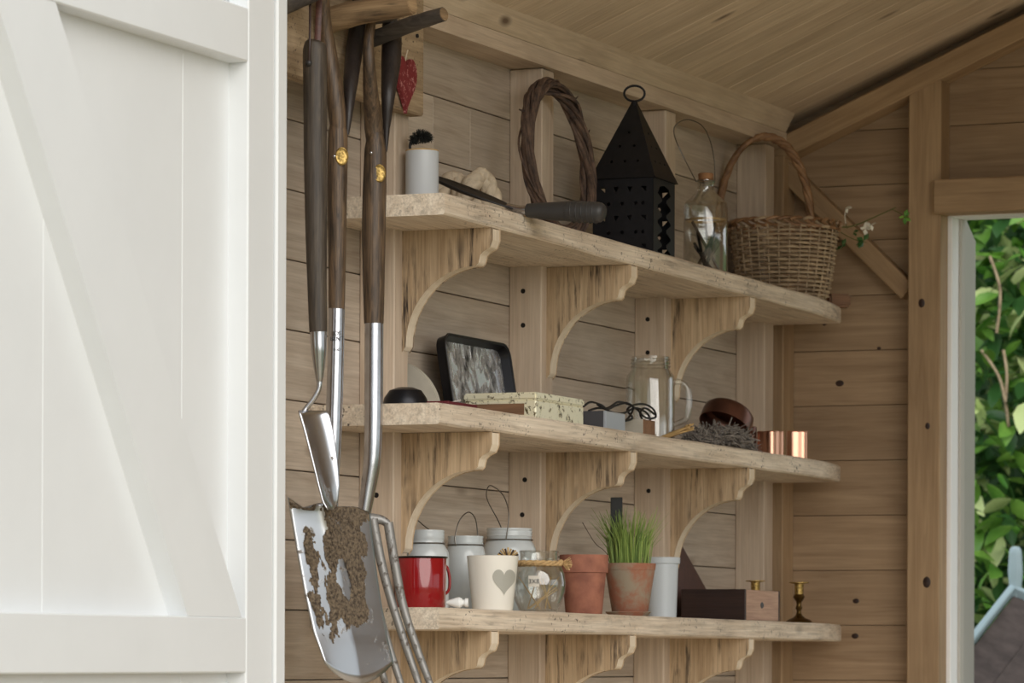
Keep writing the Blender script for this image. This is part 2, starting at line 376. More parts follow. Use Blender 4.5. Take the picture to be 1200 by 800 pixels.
# ceiling: boards running up the slope
cb = bmesh.new(); prism(cb, [(-2.72, zceil(-2.72) + .02), (XRIDGE, zceil(XRIDGE) + .02), (XRIDGE, zceil(XRIDGE) + .05), (-2.72, zceil(-2.72) + .05)], YFRONT - .15, 7.6)
ceil = struct(finish(cb, 'ceiling', 'ceil'), 'sloping tongue and groove board ceiling')
yy = YFRONT - .1; k = 0
while yy < 7.43:
    w = .082 if yy < 7.3 else 7.5 - yy
    dz = .010 + tilt(yy)
    board('ceiling_board', ceil, (-2.66, yy + w / 2, zceil(-2.66) + dz), (XRIDGE, yy + w / 2, zceil(XRIDGE) + dz), (0, 1, 0), w - .0012, .018, 'ceil', .0022)
    yy += w
cr = bmesh.new(); zr = zceil(XRIDGE); prism(cr, [(XRIDGE, zr + .0), (XRIGHT + .1, zr - PITCH * (XRIGHT + .1 - XRIDGE)), (XRIGHT + .1, zr + .05 - PITCH * (XRIGHT + .1 - XRIDGE)), (XRIDGE, zr + .05)], YFRONT - .15, 7.6)
struct(finish(cr, 'ceiling_right', 'ceil'), 'other slope of the shed roof')
zrw = zr - PITCH * (XRIGHT - XRIDGE)
wr = bmesh.new(); box2(wr, (XRIGHT, YFRONT, 0), (XRIGHT + .04, 7.54, .75)); box2(wr, (XRIGHT, YFRONT, 1.8), (XRIGHT + .04, 7.54, zrw)); box2(wr, (XRIGHT, YFRONT, .75), (XRIGHT + .04, YFRONT + .15, 1.8)); box2(wr, (XRIGHT, 7.35, .75), (XRIGHT + .04, 7.54, 1.8))
struct(finish(wr, 'wall_right', 'wall'), 'plank wall with a long added window on the other side of the shed')
wd = struct(box_ob('fill_window_1', (XRIGHT + .01, YFRONT + .15, .75), (XRIGHT + .03, 7.35, .79), 'white'), 'unseen long side window added to light the shed'); box_ob('pane', (XRIGHT + .018, YFRONT + .15, .79), (XRIGHT + .022, 7.35, 1.8), 'pane', wd)  # unseen window, put in as fill light from the right

wf = bmesh.new(); ZH = 2.3
prism(wf, [(-2.53 + (ZH - ZC) / PITCH, ZH), (XRIDGE + (zr - ZH) / PITCH, ZH), (XRIDGE, zr)], YFRONT - .05, YFRONT)
struct(finish(wf, 'wall_front', 'gable'), 'plank gable above the open front of the shed')
# back gable with doorway on its right
XO0, XO1, ZO = -2.232, -1.35, 1.868        # opening
def wallpoly(bm, poly, y0, y1): prism(bm, poly, y0, y1)
wb = bmesh.new()
wallpoly(wb, [(-2.66, 0), (XO0, 0), (XO0, zceil(XO0) + .06), (-2.66, zceil(-2.66) + .06)], 7.506, 7.53)
wallpoly(wb, [(XO0, ZO), (XO1, ZO), (XO1, zceil(XO1) + .06), (XO0, zceil(XO0) + .06)], 7.506, 7.53)
wallpoly(wb, [(XO1, 0), (XRIGHT, 0), (XRIGHT, zr - PITCH * (XRIGHT - XRIDGE)), (XRIDGE, zr + .05), (XO1, zceil(XO1) + .05)], 7.506, 7.53)
wall_back = struct(finish(wb, 'wall_back', 'gable'), 'brown horizontal plank gable wall at the end of the shed')
rows = [1.0625 + .10875 * (k - 10) for k in range(24)]
for z in rows:
    z1 = z + .10875 - .0014
    if z > 2.3: break
    # plank clipped to the roof slope
    def clip(xa, xb):
        xl = max(xa, -2.53 + (z + .02 - ZC) / PITCH) if z + .02 > zceil(xa) else xa
        if xl > xb - .05: return
        X0 = Matrix.Translation((0, 0, 0)); pts = [(xl, max(z, 0)), (xb, max(z, 0)), (xb, z1)]
        zl = min(z1, zceil(xl))
        if zl < z1: pts += [(min(-2.53 + (z1 - ZC) / PITCH, xb), z1), (xl, zl)]
        else: pts += [(xl, z1)]
        pts = [(p[0] - (xl + xb) / 2, p[1] - z) for p in pts]
        bm = bmesh.new(); prism(bm, pts, -.008, .008)
        finish(bm, 'plank', 'gable', wall_back, False, .0015, Matrix.Translation(((xl + xb) / 2, YG + .008, z)))
    if z1 < 0.05: continue
    if z > ZO - .02: clip(-2.62, -1.0)
    else: clip(-2.62, XO0)
YS = YG - .06
xs0, xs1 = pix(1064, 300, y=YS).x, pix(1102, 300, y=YS).x
gs = board('gable_stud', wall_back, ((xs0 + xs1) / 2, YG - .03, 0), ((xs0 + xs1) / 2, YG - .03, zceil((xs0 + xs1) / 2) - .05), (1, 0, 0), xs1 - xs0, .06, 'gable_frame', .002)
for (u, v, r) in ((1080, 355, .008), (1087, 499, .006), (1086, 682, .010)):
    bm = bmesh.new(); lathe(bm, [(0, 0), (r, 0), (r * .8, .0006), (0, .0006)], 14, Matrix.Rotation(math.pi / 2, 4, 'X'))
    p = pix(u, v, y=YS - .0001); bmesh.ops.scale(bm, vec=(.8, 1, 1.1), verts=bm.verts[:])
    o = finish(bm, 'knot', 'darkwood', wall_back, True, 0, Matrix.Translation(p))
for (u, v, r) in ((984, 449, .007), (966, 380, .003), (1030, 408, .0035), (1003, 704, .0055), (1002, 745, .006)):
    bm = bmesh.new(); lathe(bm, [(0, 0), (r, 0), (r * .8, .0006), (0, .0006)], 12, Matrix.Rotation(math.pi / 2, 4, 'X')); bmesh.ops.scale(bm, vec=(1.25, 1, .9), verts=bm.verts[:])
    finish(bm, 'knot', 'darkwood', wall_back, True, 0, Matrix.Translation(pix(u, v, y=YG - .0001)))
board('corner_post', wall_back, (-2.585, YG - .034, 0), (-2.585, YG - .034, 1.99), (1, 0, 0), .062, .066, 'gable_frame', .002)
# sloping rafter against the gable
ra, rb_ = pix(900, 181, y=YG - .065), pix(1200, 29.5, y=YG - .065)
dr = (rb_ - ra).normalized(); dr = Vector((dr.x, 0, dr.z)).normalized()
p0 = Vector((ra.x, YG - .032, ra.z)) - dr * .03; p1 = p0 + dr * 1.9
board('rafter', wall_back, p0, p1, (0, 0, 1), .042, .064, 'gable_frame', .002)
# diagonal brace
b0, b1 = pix(916, 197, y=YG - .04), pix(1063, 342, y=YG - .04)
b0.y = b1.y = YG - .02
board('brace', wall_back, b0 - (b1 - b0) * .0, b1, (1, 0, 1), .037, .04, 'gable_frame', .002)
# lintel over the doorway
l0, l1 = pix(1093.5, 230, y=YG - .085), pix(1093.5, 250, y=YG - .085)
zt, zb = pix(1093.5, 210.5, y=YG - .085).z, l1.z
board('lintel', wall_back, (l0.x, YG - .058, (zt + zb) / 2), (l0.x + 1.0, YG - .058, (zt + zb) / 2), (0, 0, 1), zt - zb, .054, 'gable_frame', .002)

# white doorway frame in the gable, and the grey door leaf swung outwards
fx0 = pix(1101, 400, y=YG - .01).x; fx1 = pix(1115.5, 400, y=YG - .01).x
zf = pix(1101, 251, y=YG - .01).z
d2 = bmesh.new(); box2(d2, (fx0, YG - .01, 0), (fx1, YG + .06, zf)); jam = struct(finish(d2, 'trim_3', 'frame_white', None, False, .002), 'white painted frame of the back doorway')
box_ob('frame_head', (fx1, YG - .01, zf - .006), (XO1, YG + .06, zf + .02), 'frame_white', jam)
box_ob('frame_stop', (fx1, YG + .035, 0), (fx1 + .006, YG + .06, zf - .006), 'greydoor', jam)
q0 = pix(1119.5, 300, y=YG + .075); q1 = pix(1135, 300, y=YG + .62); zt = pix(1130, 265, y=YG + .35).z
d2 = struct(board('door_1', None, (q0.x, q0.y, zt / 2), (q1.x, q1.y, zt / 2), (0, 0, 1), zt, .03, 'greydoor', .003), 'grey painted back door standing open outwards')

# ------------------------------------------------------------------ white front door, opened flat against the line of the wall
XD = -2.45
def dp(u, v, x=XD): return pix(u, v, x=x)
yh = dp(320.5, 400).y; yin = dp(290, 400).y; th = .034; yN = 3.62
z_top_hi = dp(290, 9).z; z_top_lo = dp(289, 72).z; z_bot_hi = dp(285, 723).z; z_bot_lo = dp(285, 788).z
door = bmesh.new(); box2(door, (XD - th - .018, yN, .02), (XD - th - .006, yh, z_top_hi - .01)); door = struct(finish(door, 'door_2', 'white'), 'white ledged and braced shed door standing open')
edges = [yN, 3.86, 4.08] + [pix(u, 400, x=XD - th).y for u in (47, 210)] + [yh]
for yb, y1 in zip(edges, edges[1:]):
    board('door_board', door, (XD - th - .002, (yb + y1) / 2, .02), (XD - th - .002, (yb + y1) / 2, z_top_hi - .01), (0, 1, 0), y1 - yb - .0006, .012, 'white', .0008)
board('stile', door, (XD - th / 2, (yin + yh) / 2, .02), (XD - th / 2, (yin + yh) / 2, 2.3), (0, 1, 0), yh - yin, th, 'white', .002)
board('stile', door, (XD - th / 2, yN + .04, .02), (XD - th / 2, yN + .04, 2.3), (0, 1, 0), .08, th, 'white', .002)
for nm, za, zb2 in (('top_rail', z_top_lo, z_top_hi), ('middle_rail', z_bot_lo, z_bot_hi), ('bottom_rail', .02, .12), ('head_rail', 2.22, 2.3)):
    board(nm, door, (XD - th / 2, yN + .08, (za + zb2) / 2), (XD - th / 2, yin, (za + zb2) / 2), (0, 0, 1), zb2 - za, th, 'white', .002)
# diagonal: lower end at the foot of the hinge stile, upper end at the far stile
e0 = dp(284, 719); e1 = dp(221, 719); t0 = dp(51, 0); t1 = dp(14, 0)
lo = (e0 + e1) / 2; hi = (t0 + t1) / 2
dirv = (hi - lo).normalized(); lo.x = hi.x = XD - th / 2
wdt = abs((e1 - e0).cross(dirv).length)
ext = lo + dirv * ((z_top_lo - lo.z) / dirv.z)
kk = (z_top_lo - z_bot_hi) / dirv.z * dirv.y
pl = [(e0.y, z_bot_hi), (e1.y, z_bot_hi), (e1.y + kk, z_top_lo), (e0.y + kk, z_top_lo)]
bm = bmesh.new(); prism(bm, pl, XD - th + .002, XD - .001, 'YZ'); finish(bm, 'diagonal_brace', 'white', door, False, .002)
bm = bmesh.new(); box2(bm, (XD - th, yN + .08, z_top_hi), (XD - th + .004, yin, 2.22)); finish(bm, 'pane', 'pane', door)
# white corner post that the door hangs on
jx = XD + .004
yj1 = pix(336, 400, x=jx).y
post = struct(board('trim_4', None, (jx - .045, (yh + .002 + yj1) / 2, 0), (jx - .045, (yh + .002 + yj1) / 2, 2.2), (0, 1, 0), yj1 - yh - .002, .09, 'white', .003), 'white painted corner post beside the open door')

# ------------------------------------------------------------------ shelves
SH = {0: ((5.432, 1.6933), (7.40, 1.6851)), 1: ((5.416, 1.3781), (7.40, 1.3745)), 2: ((5.418, 1.0713), (7.42, 1.0626))}
def zsh(k, y):
    (a, za), (b, zb) = SH[k]; return za + (zb - za) * (y - a) / (b - a)
TK = .033
brk = [(.0, 0), (.152, 0), (.152, -.018), (.1475, -.029), (.137, -.034), (.131, -.040), (.128, -.052), (.124, -.056)]
for i in range(1, 13):
    a = i / 12 * math.pi / 2
    brk.append((.124 - .119 * math.sin(a), -.178 + .122 * math.cos(a)))
brk += [(.0, -.185)]
SHL = ['top reclaimed plank shelf carrying the lantern and basket', 'middle reclaimed plank shelf carrying the glass mug and tins', 'lowest reclaimed plank shelf carrying mugs, jars and plant pots']
shelf_obs = []
for k in range(3):
    (ya, za), (yb, zb) = SH[k]
    S = thing('wall_shelf', SHL[k], 'shelf', (-2.5, 6.4, zsh(k, 6.4) - TK), 0, 'reclaimed wall shelves')
    n = 40; fr = []
    for i in range(n + 1):
        y = ya + (yb - ya) * i / n
        x = XF + .0022 * noise.noise((y * 5, k * 7, 0)) - (max(0, (y - 7.20)) / .2) ** 1.5 * .022
        fr.append((x, y))
    bm = bmesh.new()
    T = []; B = []
    for (x, y) in fr:
        zt = zsh(k, y) + .0012 * noise.noise((y * 6, k * 3 + 5, 1)); zb_ = zsh(k, y) - TK + .0015 * noise.noise((y * 7, k * 3, 2))
        row = [bm.verts.new(v) for v in ((XW + .001, y, zt), (x - .004, y, zt), (x, y, zt - .004), (x, y, zb_ + .003), (x - .003, y, zb_), (XW + .001, y, zb_))]
        T.append(row)
    for a, b in zip(T, T[1:]):
        for j in range(6): bm.faces.new((a[j], a[(j + 1) % 6], b[(j + 1) % 6], b[j]))
    bm.faces.new(T[0]); bm.faces.new(T[-1][::-1])
    # grain runs along the board: local X = world Y
    R = Matrix.Translation((-2.5, 6.4, zsh(k, 6.4) - TK)).inverted(); bmesh.ops.transform(bm, matrix=R, verts=bm.verts[:])
    rot = Matrix.Rotation(-math.pi / 2, 4, 'Z'); bmesh.ops.transform(bm, matrix=rot, verts=bm.verts[:])
    finish(bm, 'board', 'shelf', S, False, 0, rot.inverted())
    for y in (5.59 + .028, 6.187 + .022, 6.778 + .030):
        zt = zsh(k, y) - TK - .0012
        bm = bmesh.new(); prism(bm, [(p[0] + XR + .0005, p[1] + zt) for p in brk], y, y + .030)
        bmesh.ops.transform(bm, matrix=R, verts=bm.verts[:])
        bm.normal_update()
        o = finish(bm, 'bracket', 'bracket', S, False, .0012)
        o.data.materials.append(M['bracket_cut'])
        for p in o.data.polygons:
            if abs(p.normal.y) < .5: p.material_index = 1
    shelf_obs.append(S)

def on(u, k, x):
    """point on shelf k at image column u and distance x from the wall"""
    p = pix(u, 500, x=x)
    return Vector((x, p.y, zsh(k, p.y) + .0008))
def Z(p, v, u): return pix(u, v, y=p.y).z if False else (EYE + (Vector((p.x, p.y, p.z)) - Vector((0, 0, EYE))).dot(FV) / F_PX * (CY + ROLL * (u - CX) - v))

# ------------------------------------------------------------------ tool rack on the left wall
RX = -2.535
rack = thing('tool_rack', 'rough board tool rack with branch pegs fixed to the plank wall', 'rack', (RX, 5.3, 1.84))
def W2(o, p): return Vector(p) - Vector(o.location)
yr1 = pix(497, 90, x=RX).y
board('back_board', rack, (-.0125, YFRONT + .02 - 5.3, .13), (-.0125, yr1 - 5.3, .13), (0, 0, 1), .26 - .03, .025, 'rack', .003).location.z += -.015
def peg(pa, pb, r0, r1, mat, bark_end=True):
    bm = bmesh.new(); n = 12; pts = []; rs = []
    for i in range(n + 1):
        t = i / n; p = pa.lerp(pb, t); p += Vector((0, noise.noise(p * 9) * .004, noise.noise(p * 11 + Vector((5, 0, 0))) * .004)); pts.append(p); rs.append(r0 + (r1 - r0) * t + .0012 * noise.noise(p * 40))
    tube(bm, pts, rs, 14); o = finish(bm, 'peg', mat, rack, True, angle=50)
    d = (pb - pa).normalized(); q = d.to_track_quat('Z', 'Y').to_matrix().to_4x4(); q.translation = pts[-1] + d * .0004
    bm = bmesh.new(); lathe(bm, [(r1 * .86, -.002), (r1 * .86, .001), (0, .0012)], 16); e = finish(bm, 'sawn_end', 'peg', o, True, 0, q)
A0 = pix(385, 24, x=RX); A1 = pix(483, 4, D=5.80)
B0 = pix(418, 51, x=RX); B1 = pix(520, 16.5, D=5.86)
peg(W2(rack, A0), W2(rack, A1), .020, .0155, 'peg'); peg(W2(rack, B0), W2(rack, B1), .0135, .0112, 'bark')
C0 = pix(322, 8, x=RX); C1 = pix(396, -22, D=5.7); peg(W2(rack, C0), W2(rack, C1), .017, .014, 'bark')
bm = bmesh.new(); lathe(bm, [(0, -.004), (.003, -.004), (.003, .003), (0, .003)], 8, Matrix.Translation(W2(rack, pix(488, 42, x=RX))) @ Matrix.Rotation(math.pi / 2, 4, 'Y')); finish(bm, 'nail', 'hole', rack)

# red heart on the end of the rack
hp = pix(475, 62, x=RX + .006); H = thing('hanging_heart', 'red patterned heart ornament hanging on the end of the rack board', 'ornament', pix(475, 133, x=RX + .006))
hy = .062; hz = Z(hp, 66, 475) - H.location.z
def heart(n=28, w=1.0, h=1.0):
    P = []
    for i in range(n):
        a = 2 * math.pi * i / n
        x = 16 * math.sin(a) ** 3; y = 13 * math.cos(a) - 5 * math.cos(2 * a) - 2 * math.cos(3 * a) - math.cos(4 * a)
        P.append((x / 32 * w, (y + 17) / 29.5 * h))
    return P
bm = bmesh.new(); prism(bm, heart(36, .075, hz), -.003, .003, 'YZ'); finish(bm, 'heart_plate', 'hearttin', H, True, .001)
tube_ob('cord', spline([(.001, -.004, hz * .9), (.002, -.001, hz * 1.02), (.001, .006, hz * 1.12)], 6), .0012, 'cotton', H, 6)

# ------------------------------------------------------------------ garden tools hanging on the pegs (D = distance from the camera)
def DP(u, v, D): return pix(u, v, D=D)
def handle_split(T, wl, O):
    pass
# --- spade
O = DP(395, 800, 5.82)
SP = thing('digging_spade', 'muddy stainless steel spade with split ash handle hanging on the rack', 'spade', O)
def L(u, v, D=5.82): return DP(u, v, D) - O
m = 5.82 / F_PX
tube_ob('shaft', spline([L(394.5, 362), L(395, 300), L(395, 240), L(395.5, 190), L(396, 155), L(396, 135)], 6), [9.5 * m, 10.5 * m, 11.5 * m, 12 * m, 11.5 * m, 6 * m], 'ash', SP, 16)
tube_ob('handle_arm', spline([L(398, 176), L(396, 140), L(391, 100), L(384, 55), L(379, 20, 5.81), L(378, -20, 5.795)], 6), [8 * m, 10.5 * m, 10.5 * m, 9.5 * m, 8.5 * m, 8 * m], 'ash', SP, 12, flat=(1, 1.1))
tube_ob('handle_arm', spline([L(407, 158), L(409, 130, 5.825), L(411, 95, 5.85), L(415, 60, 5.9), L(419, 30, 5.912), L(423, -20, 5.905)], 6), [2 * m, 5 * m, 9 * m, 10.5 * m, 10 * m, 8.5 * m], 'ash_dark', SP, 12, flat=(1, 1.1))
tube_ob('grip', [L(374, -22, 5.79), L(428, -22, 5.895)], 10 * m, 'ash', SP, 14)
tube_ob('socket', spline([L(394.5, 361), L(393, 430), L(391, 500), L(388, 560), L(386, 600), L(383, 640), L(382, 668)], 6), [9.5 * m, 9.7 * m, 9.7 * m, 9.5 * m, 10 * m, 8 * m, 1.5 * m], 'steel', SP, 16)
# badge and rivet
bd = L(400.5, 183, 5.82 - 12.5 * m)
def badge(parent, c):
    bm = bmesh.new(); n = 7
    g2 = [[None] * (n + 1) for _ in range(n + 1)]
    for rr in range(1, 5):
        pass
    ring = []
    R0 = 9.0 * m
    for rad, lift in ((0, .0006), (.45, .0006), (.7, .0004), (.85, .0012), (1, .0003)):
        ring.append([bm.verts.new(c + RV * (R0 * .86 * rad * math.cos(a)) + UV * (R0 * 1.18 * rad * math.sin(a)) - FV * (lift - .35 * (rad * math.cos(a) * .9) ** 2 * R0 * .55)) for a in [2 * math.pi * i / 24 for i in range(24)]] if rad else [bm.verts.new(c - FV * lift)])
    for i in range(24): bm.faces.new((ring[0][0], ring[1][i], ring[1][(i + 1) % 24]))
    for a, b in zip(ring[1:], ring[2:]):
        for i in range(24): bm.faces.new((a[i], b[i], b[(i + 1) % 24], a[(i + 1) % 24]))
    return finish(bm, 'brass_badge', 'brass', parent, True)
badge(SP, bd)
bm = bmesh.new(); bmesh.ops.create_uvsphere(bm, u_segments=10, v_segments=6, radius=2.2 * m, matrix=Matrix.Translation(L(392, 183, 5.82 - 11.5 * m))); finish(bm, 'rivet', 'steel', SP, True)
# stamped lettering on the socket
def lettering(txt, u, v, size, D, parent, org):
    cu = bpy.data.curves.new('lettering', 'FONT'); cu.body = txt; cu.size = size; cu.align_x = 'CENTER'; cu.extrude = .0003; cu.resolution_u = 2
    tmp = bpy.data.objects.new('tmp', cu); COL.objects.link(tmp)
    me = bpy.data.meshes.new_from_object(tmp.evaluated_get(bpy.context.evaluated_depsgraph_get())); bpy.data.objects.remove(tmp)
    me.materials.clear(); me.materials.append(M['ink'])
    mt = Matrix((RV, UV, -FV)).transposed().to_4x4(); mt.translation = DP(u, v, D) - org
    return link('lettering', me, parent, mt)
for txt, v in (('JOS', 392.5), ('BENT', 399), ('INO', 411)):
    lettering(txt, 395, v, .0085 if txt != 'INO' else .006, 5.82 - 10.2 * m, SP, O)
# blade: curved plate with raised centre
Lp = [(337, 582), (341, 606), (347, 640), (356, 690), (367, 740), (381, 777)]
Rp = [(433, 600), (436, 630), (441, 670), (447, 710), (454, 748), (461, 776)]
def poly_at(P, t):
    x = t * (len(P) - 1); k = min(int(x), len(P) - 2); f = x - k
    return (P[k][0] + (P[k + 1][0] - P[k][0]) * f, P[k][1] + (P[k + 1][1] - P[k][1]) * f)
def blade_pt(s, t, off=0.0):
    a, b = poly_at(Lp, t), poly_at(Rp, t); w = (s + 1) / 2
    u = a[0] + (b[0] - a[0]) * w; v = a[1] + (b[1] - a[1]) * w
    v += 24 * (1 - s * s) * max(0, (t - .8) / .2) ** 2
    v += 9 * (1 - min(1, abs(abs(s) - .62) / .38)) * max(0, 1 - t / .12) * (1 if s < 0 else -.4)
    D = 5.765 + s * .052 - .020 * (1 - abs(s)) ** .9 * (1 - .35 * t) + .012 * t
    rib = math.exp(-((s - .02) / .16) ** 2) * max(0, 1 - t / .42) * .014
    return DP(u, v, D - rib - off) - O
bm = bmesh.new(); NS, NTt = 28, 36
G = [[bm.verts.new(blade_pt(-1 + 2 * i / NS, j / NTt)) for i in range(NS + 1)] for j in range(NTt + 1)]
for j in range(NTt):
    for i in range(NS): bm.faces.new((G[j][i], G[j][i + 1], G[j + 1][i + 1], G[j + 1][i]))
bl = finish(bm, 'blade', 'blade', SP, True, angle=70)
sol = bl.modifiers.new('thickness', 'SOLIDIFY'); sol.thickness = .0022; sol.offset = 0
# caked mud on the blade
def mudmask(s, t):
    n = noise.fractal(Vector((s * 2.2 + 3, t * 4.4, 1.7)), 0.9, 2.1, 4)
    n2 = noise.fractal(Vector((s * 7, t * 13, 5)), 0.8, 2.0, 3)
    c = math.exp(-(((s - .25) / .62) ** 2 + ((t - .36) / .17) ** 2)) * 1.0 + math.exp(-(((s - .12) / .6) ** 2 + ((t - .63) / .12) ** 2)) * 1.2
    c += math.exp(-(((s + .62) / .22) ** 2 + ((t - .42) / .16) ** 2)) * .75 + math.exp(-(((s + .72) / .18) ** 2 + ((t - .72) / .1) ** 2)) * .55 + math.exp(-((t - .03) / .06) ** 2) * .6 + math.exp(-(((s - .4) / .4) ** 2 + ((t - .12) / .12) ** 2)) * .5
    c -= math.exp(-(((s - .12) / .15) ** 2 + ((t - .52) / .12) ** 2)) * 1.3
    return c + n * .38 + n2 * .24 - .42
bm = bmesh.new(); NS, NTt = 84, 130; V = {}
def mv(i, j):
    if (i, j) not in V:
        s, t = -.985 + 1.97 * i / NS, .004 + .985 * j / NTt; h = mudmask(s, t)
        lift = .0016 + max(0, min(h * 3, 1)) * (.0035 + .0045 * abs(noise.noise(Vector((s * 22, t * 40, 2)))) + .0022 * noise.noise(Vector((s * 60, t * 110, 7))))
        V[(i, j)] = bm.verts.new(blade_pt(s, t, lift))
    return V[(i, j)]
for j in range(NTt):
    for i in range(NS):
        if mudmask(-.985 + 1.97 * (i + .5) / NS, .004 + .985 * (j + .5) / NTt) > 0: bm.faces.new((mv(i, j), mv(i + 1, j), mv(i + 1, j + 1), mv(i, j + 1)))
o = finish(bm, 'caked_mud', 'mud', SP, True, angle=80); o['label'] = 'dried brown mud caked on the blade'; o['kind'] = 'stuff'

# --- fork
O = DP(438, 800, 5.91); FK = thing('garden_fork', 'stainless steel garden fork with split ash handle hanging behind the spade', 'fork', O)
def L(u, v, D=5.91): return DP(u, v, D) - O
m = 5.91 / F_PX
tube_ob('shaft', spline([L(438, 379), L(438, 320), L(438, 270), L(439, 220), L(440, 175), L(440, 150)], 6), [11.5 * m, 13 * m, 14 * m, 14 * m, 13 * m, 7 * m], 'ash', FK, 16)
tube_ob('handle_arm', spline([L(440, 190), L(438, 150), L(434.5, 110, 5.885), L(432.5, 75, 5.866), L(432, 48, 5.868), L(435, 26, 5.876)], 6), [8 * m, 11 * m, 9 * m, 7 * m, 6 * m, 5.5 * m], 'ash', FK, 12)
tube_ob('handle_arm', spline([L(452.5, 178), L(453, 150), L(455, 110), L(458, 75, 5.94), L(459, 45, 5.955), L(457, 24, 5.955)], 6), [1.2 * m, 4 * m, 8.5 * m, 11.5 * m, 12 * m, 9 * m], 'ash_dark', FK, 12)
tube_ob('grip', [L(433, 23, 5.876), L(461, 19, 5.955)], 6.5 * m, 'ash_grey', FK, 14)
tube_ob('socket', spline([L(438.3, 378), L(438, 440), L(437.5, 500), L(436, 540), L(431.5, 572), L(427, 600), L(425, 616)], 6), [11 * m, 11 * m, 10.8 * m, 10.2 * m, 9 * m, 8 * m, 8 * m], 'steel', FK, 16)
badge(FK, L(444.5, 203, 5.91 - 13 * m))
bm = bmesh.new(); bmesh.ops.create_uvsphere(bm, u_segments=10, v_segments=6, radius=2.2 * m, matrix=Matrix.Translation(L(435, 179, 5.91 - 13 * m))); finish(bm, 'rivet', 'steel', FK, True)
tube_ob('shoulder', spline([L(412, 606), L(425, 607), L(436, 608), L(447, 609), L(455, 614)], 6), [4.5 * m, 7 * m, 7 * m, 5.5 * m, 4.5 * m], 'tine', FK, 10)
for pts in ([(437, 608), (441, 630), (448, 664), (459, 705), (475, 755), (491, 802), (500, 832)], [(455, 612), (458, 632), (464, 668), (473, 712), (488, 758), (505, 804), (514, 832)],
            [(425, 608), (428, 630), (433, 664), (441, 705), (455, 755), (470, 802), (478, 832)], [(413, 606), (415, 630), (419, 664), (426, 705), (438, 755), (452, 802), (460, 832)]):
    tube_ob('tine', spline([L(u, v, 5.90) for u, v in pts], 5), [5.6 * m, 5.6 * m, 5.4 * m, 5 * m, 4.8 * m, 4 * m, 1.5 * m], 'tine', FK, 8)

# --- hand trowel hanging from a cord
O = DP(372, 597, 5.71); TR = thing('long_trowel', 'slim stainless trowel with greyed handle hanging from a leather cord', 'trowel', O)
def L(u, v, D=5.71): return DP(u, v, D) - O
m = 5.71 / F_PX
tube_ob('handle', spline([L(373, 389), L(371.5, 330), L(370.5, 260), L(369.5, 180), L(369.5, 120), L(369, 75), L(369, 58), L(369.5, 50), L(370, 47)], 5), [10.5 * m, 11.5 * m, 13 * m, 13.6 * m, 14 * m, 14.2 * m, 14 * m, 12 * m, 6 * m], 'ash_grey', TR, 18)
tube_ob('ferrule', spline([L(373, 388), L(373.5, 410), L(374, 430), L(374.5, 447)], 5), [10 * m, 9 * m, 6.5 * m, 3.4 * m], 'steel', TR, 14)
tube_ob('neck', spline([L(374.5, 446), L(373.5, 456), L(367, 468), L(359, 478), L(355, 486), L(356, 497)], 6), [3.4 * m, 3 * m, 3 * m, 3 * m, 4 * m, 2 * m], 'steel', TR, 10)
def trow(s, t):
    a = poly_at([(350, 481), (357, 505), (366, 540), (373, 568), (378, 587), (384, 597)], t); b = poly_at([(385, 481), (391, 505), (396, 540), (398, 568), (396, 588), (390, 597)], t)
    w = (s + 1) / 2; u = a[0] + (b[0] - a[0]) * w; v = a[1] + (b[1] - a[1]) * w
    return DP(u, v, 5.70 + .02 * s + .012 * (1 - s * s) * (1 - t * .4)) - O
bm = bmesh.new(); G = [[bm.verts.new(trow(-1 + i / 6, j / 18)) for i in range(13)] for j in range(19)]
for j in range(18):
    for i in range(12): bm.faces.new((G[j][i], G[j][i + 1], G[j + 1][i + 1], G[j + 1][i]))
bl = finish(bm, 'blade', 'blade', TR, True, angle=70); sl = bl.modifiers.new('thickness', 'SOLIDIFY'); sl.thickness = .0022; sl.offset = 0
tube_ob('cord', spline([L(362, 74, 5.71 - 13 * m), L(363, 50, 5.69), L(363.5, 20, 5.70), L(364, -8, 5.72), L(368, -14, 5.74)], 5), 1.5 * m, 'darkwood', TR, 6)
tube_ob('cord_loop', spline([L(372, 52, 5.73), L(373, 30, 5.735), L(374, 5, 5.74), L(374, -14, 5.745)], 5), 3.6 * m, 'redwood', TR, 6, flat=(1, .3))
bm = bmesh.new(); bmesh.ops.create_uvsphere(bm, u_segments=10, v_segments=6, radius=4.6 * m, matrix=Matrix.Translation(L(362, 74, 5.71 - 11.5 * m))); finish(bm, 'eyelet', 'blackplastic', TR, True)

# ================================================================== things on the top shelf
def ring(bm, c, rad, r, seg=24, rs=8, axis='Z', ell=(1, 1)):
    ax = {'Z': (Vector((1, 0, 0)), Vector((0, 1, 0))), 'Y': (Vector((1, 0, 0)), Vector((0, 0, 1))), 'X': (Vector((0, 1, 0)), Vector((0, 0, 1)))}[axis]
    tube(bm, [Vector(c) + ax[0] * rad * ell[0] * math.cos(2 * math.pi * i / seg) + ax[1] * rad * ell[1] * math.sin(2 * math.pi * i / seg) for i in range(seg)], r, rs, True)
def vessel(r0, r1, h, t=.003, base=.004, bulge=None):
    """closed pot profile from outside base to inside base"""
    return [(0, 0), (r0 * .96, 0), (r0, .0015), (r1, h - .001), (r1 - t * .4, h), (r1 - t, h - .001), (r0 - t, base), (0, base)]

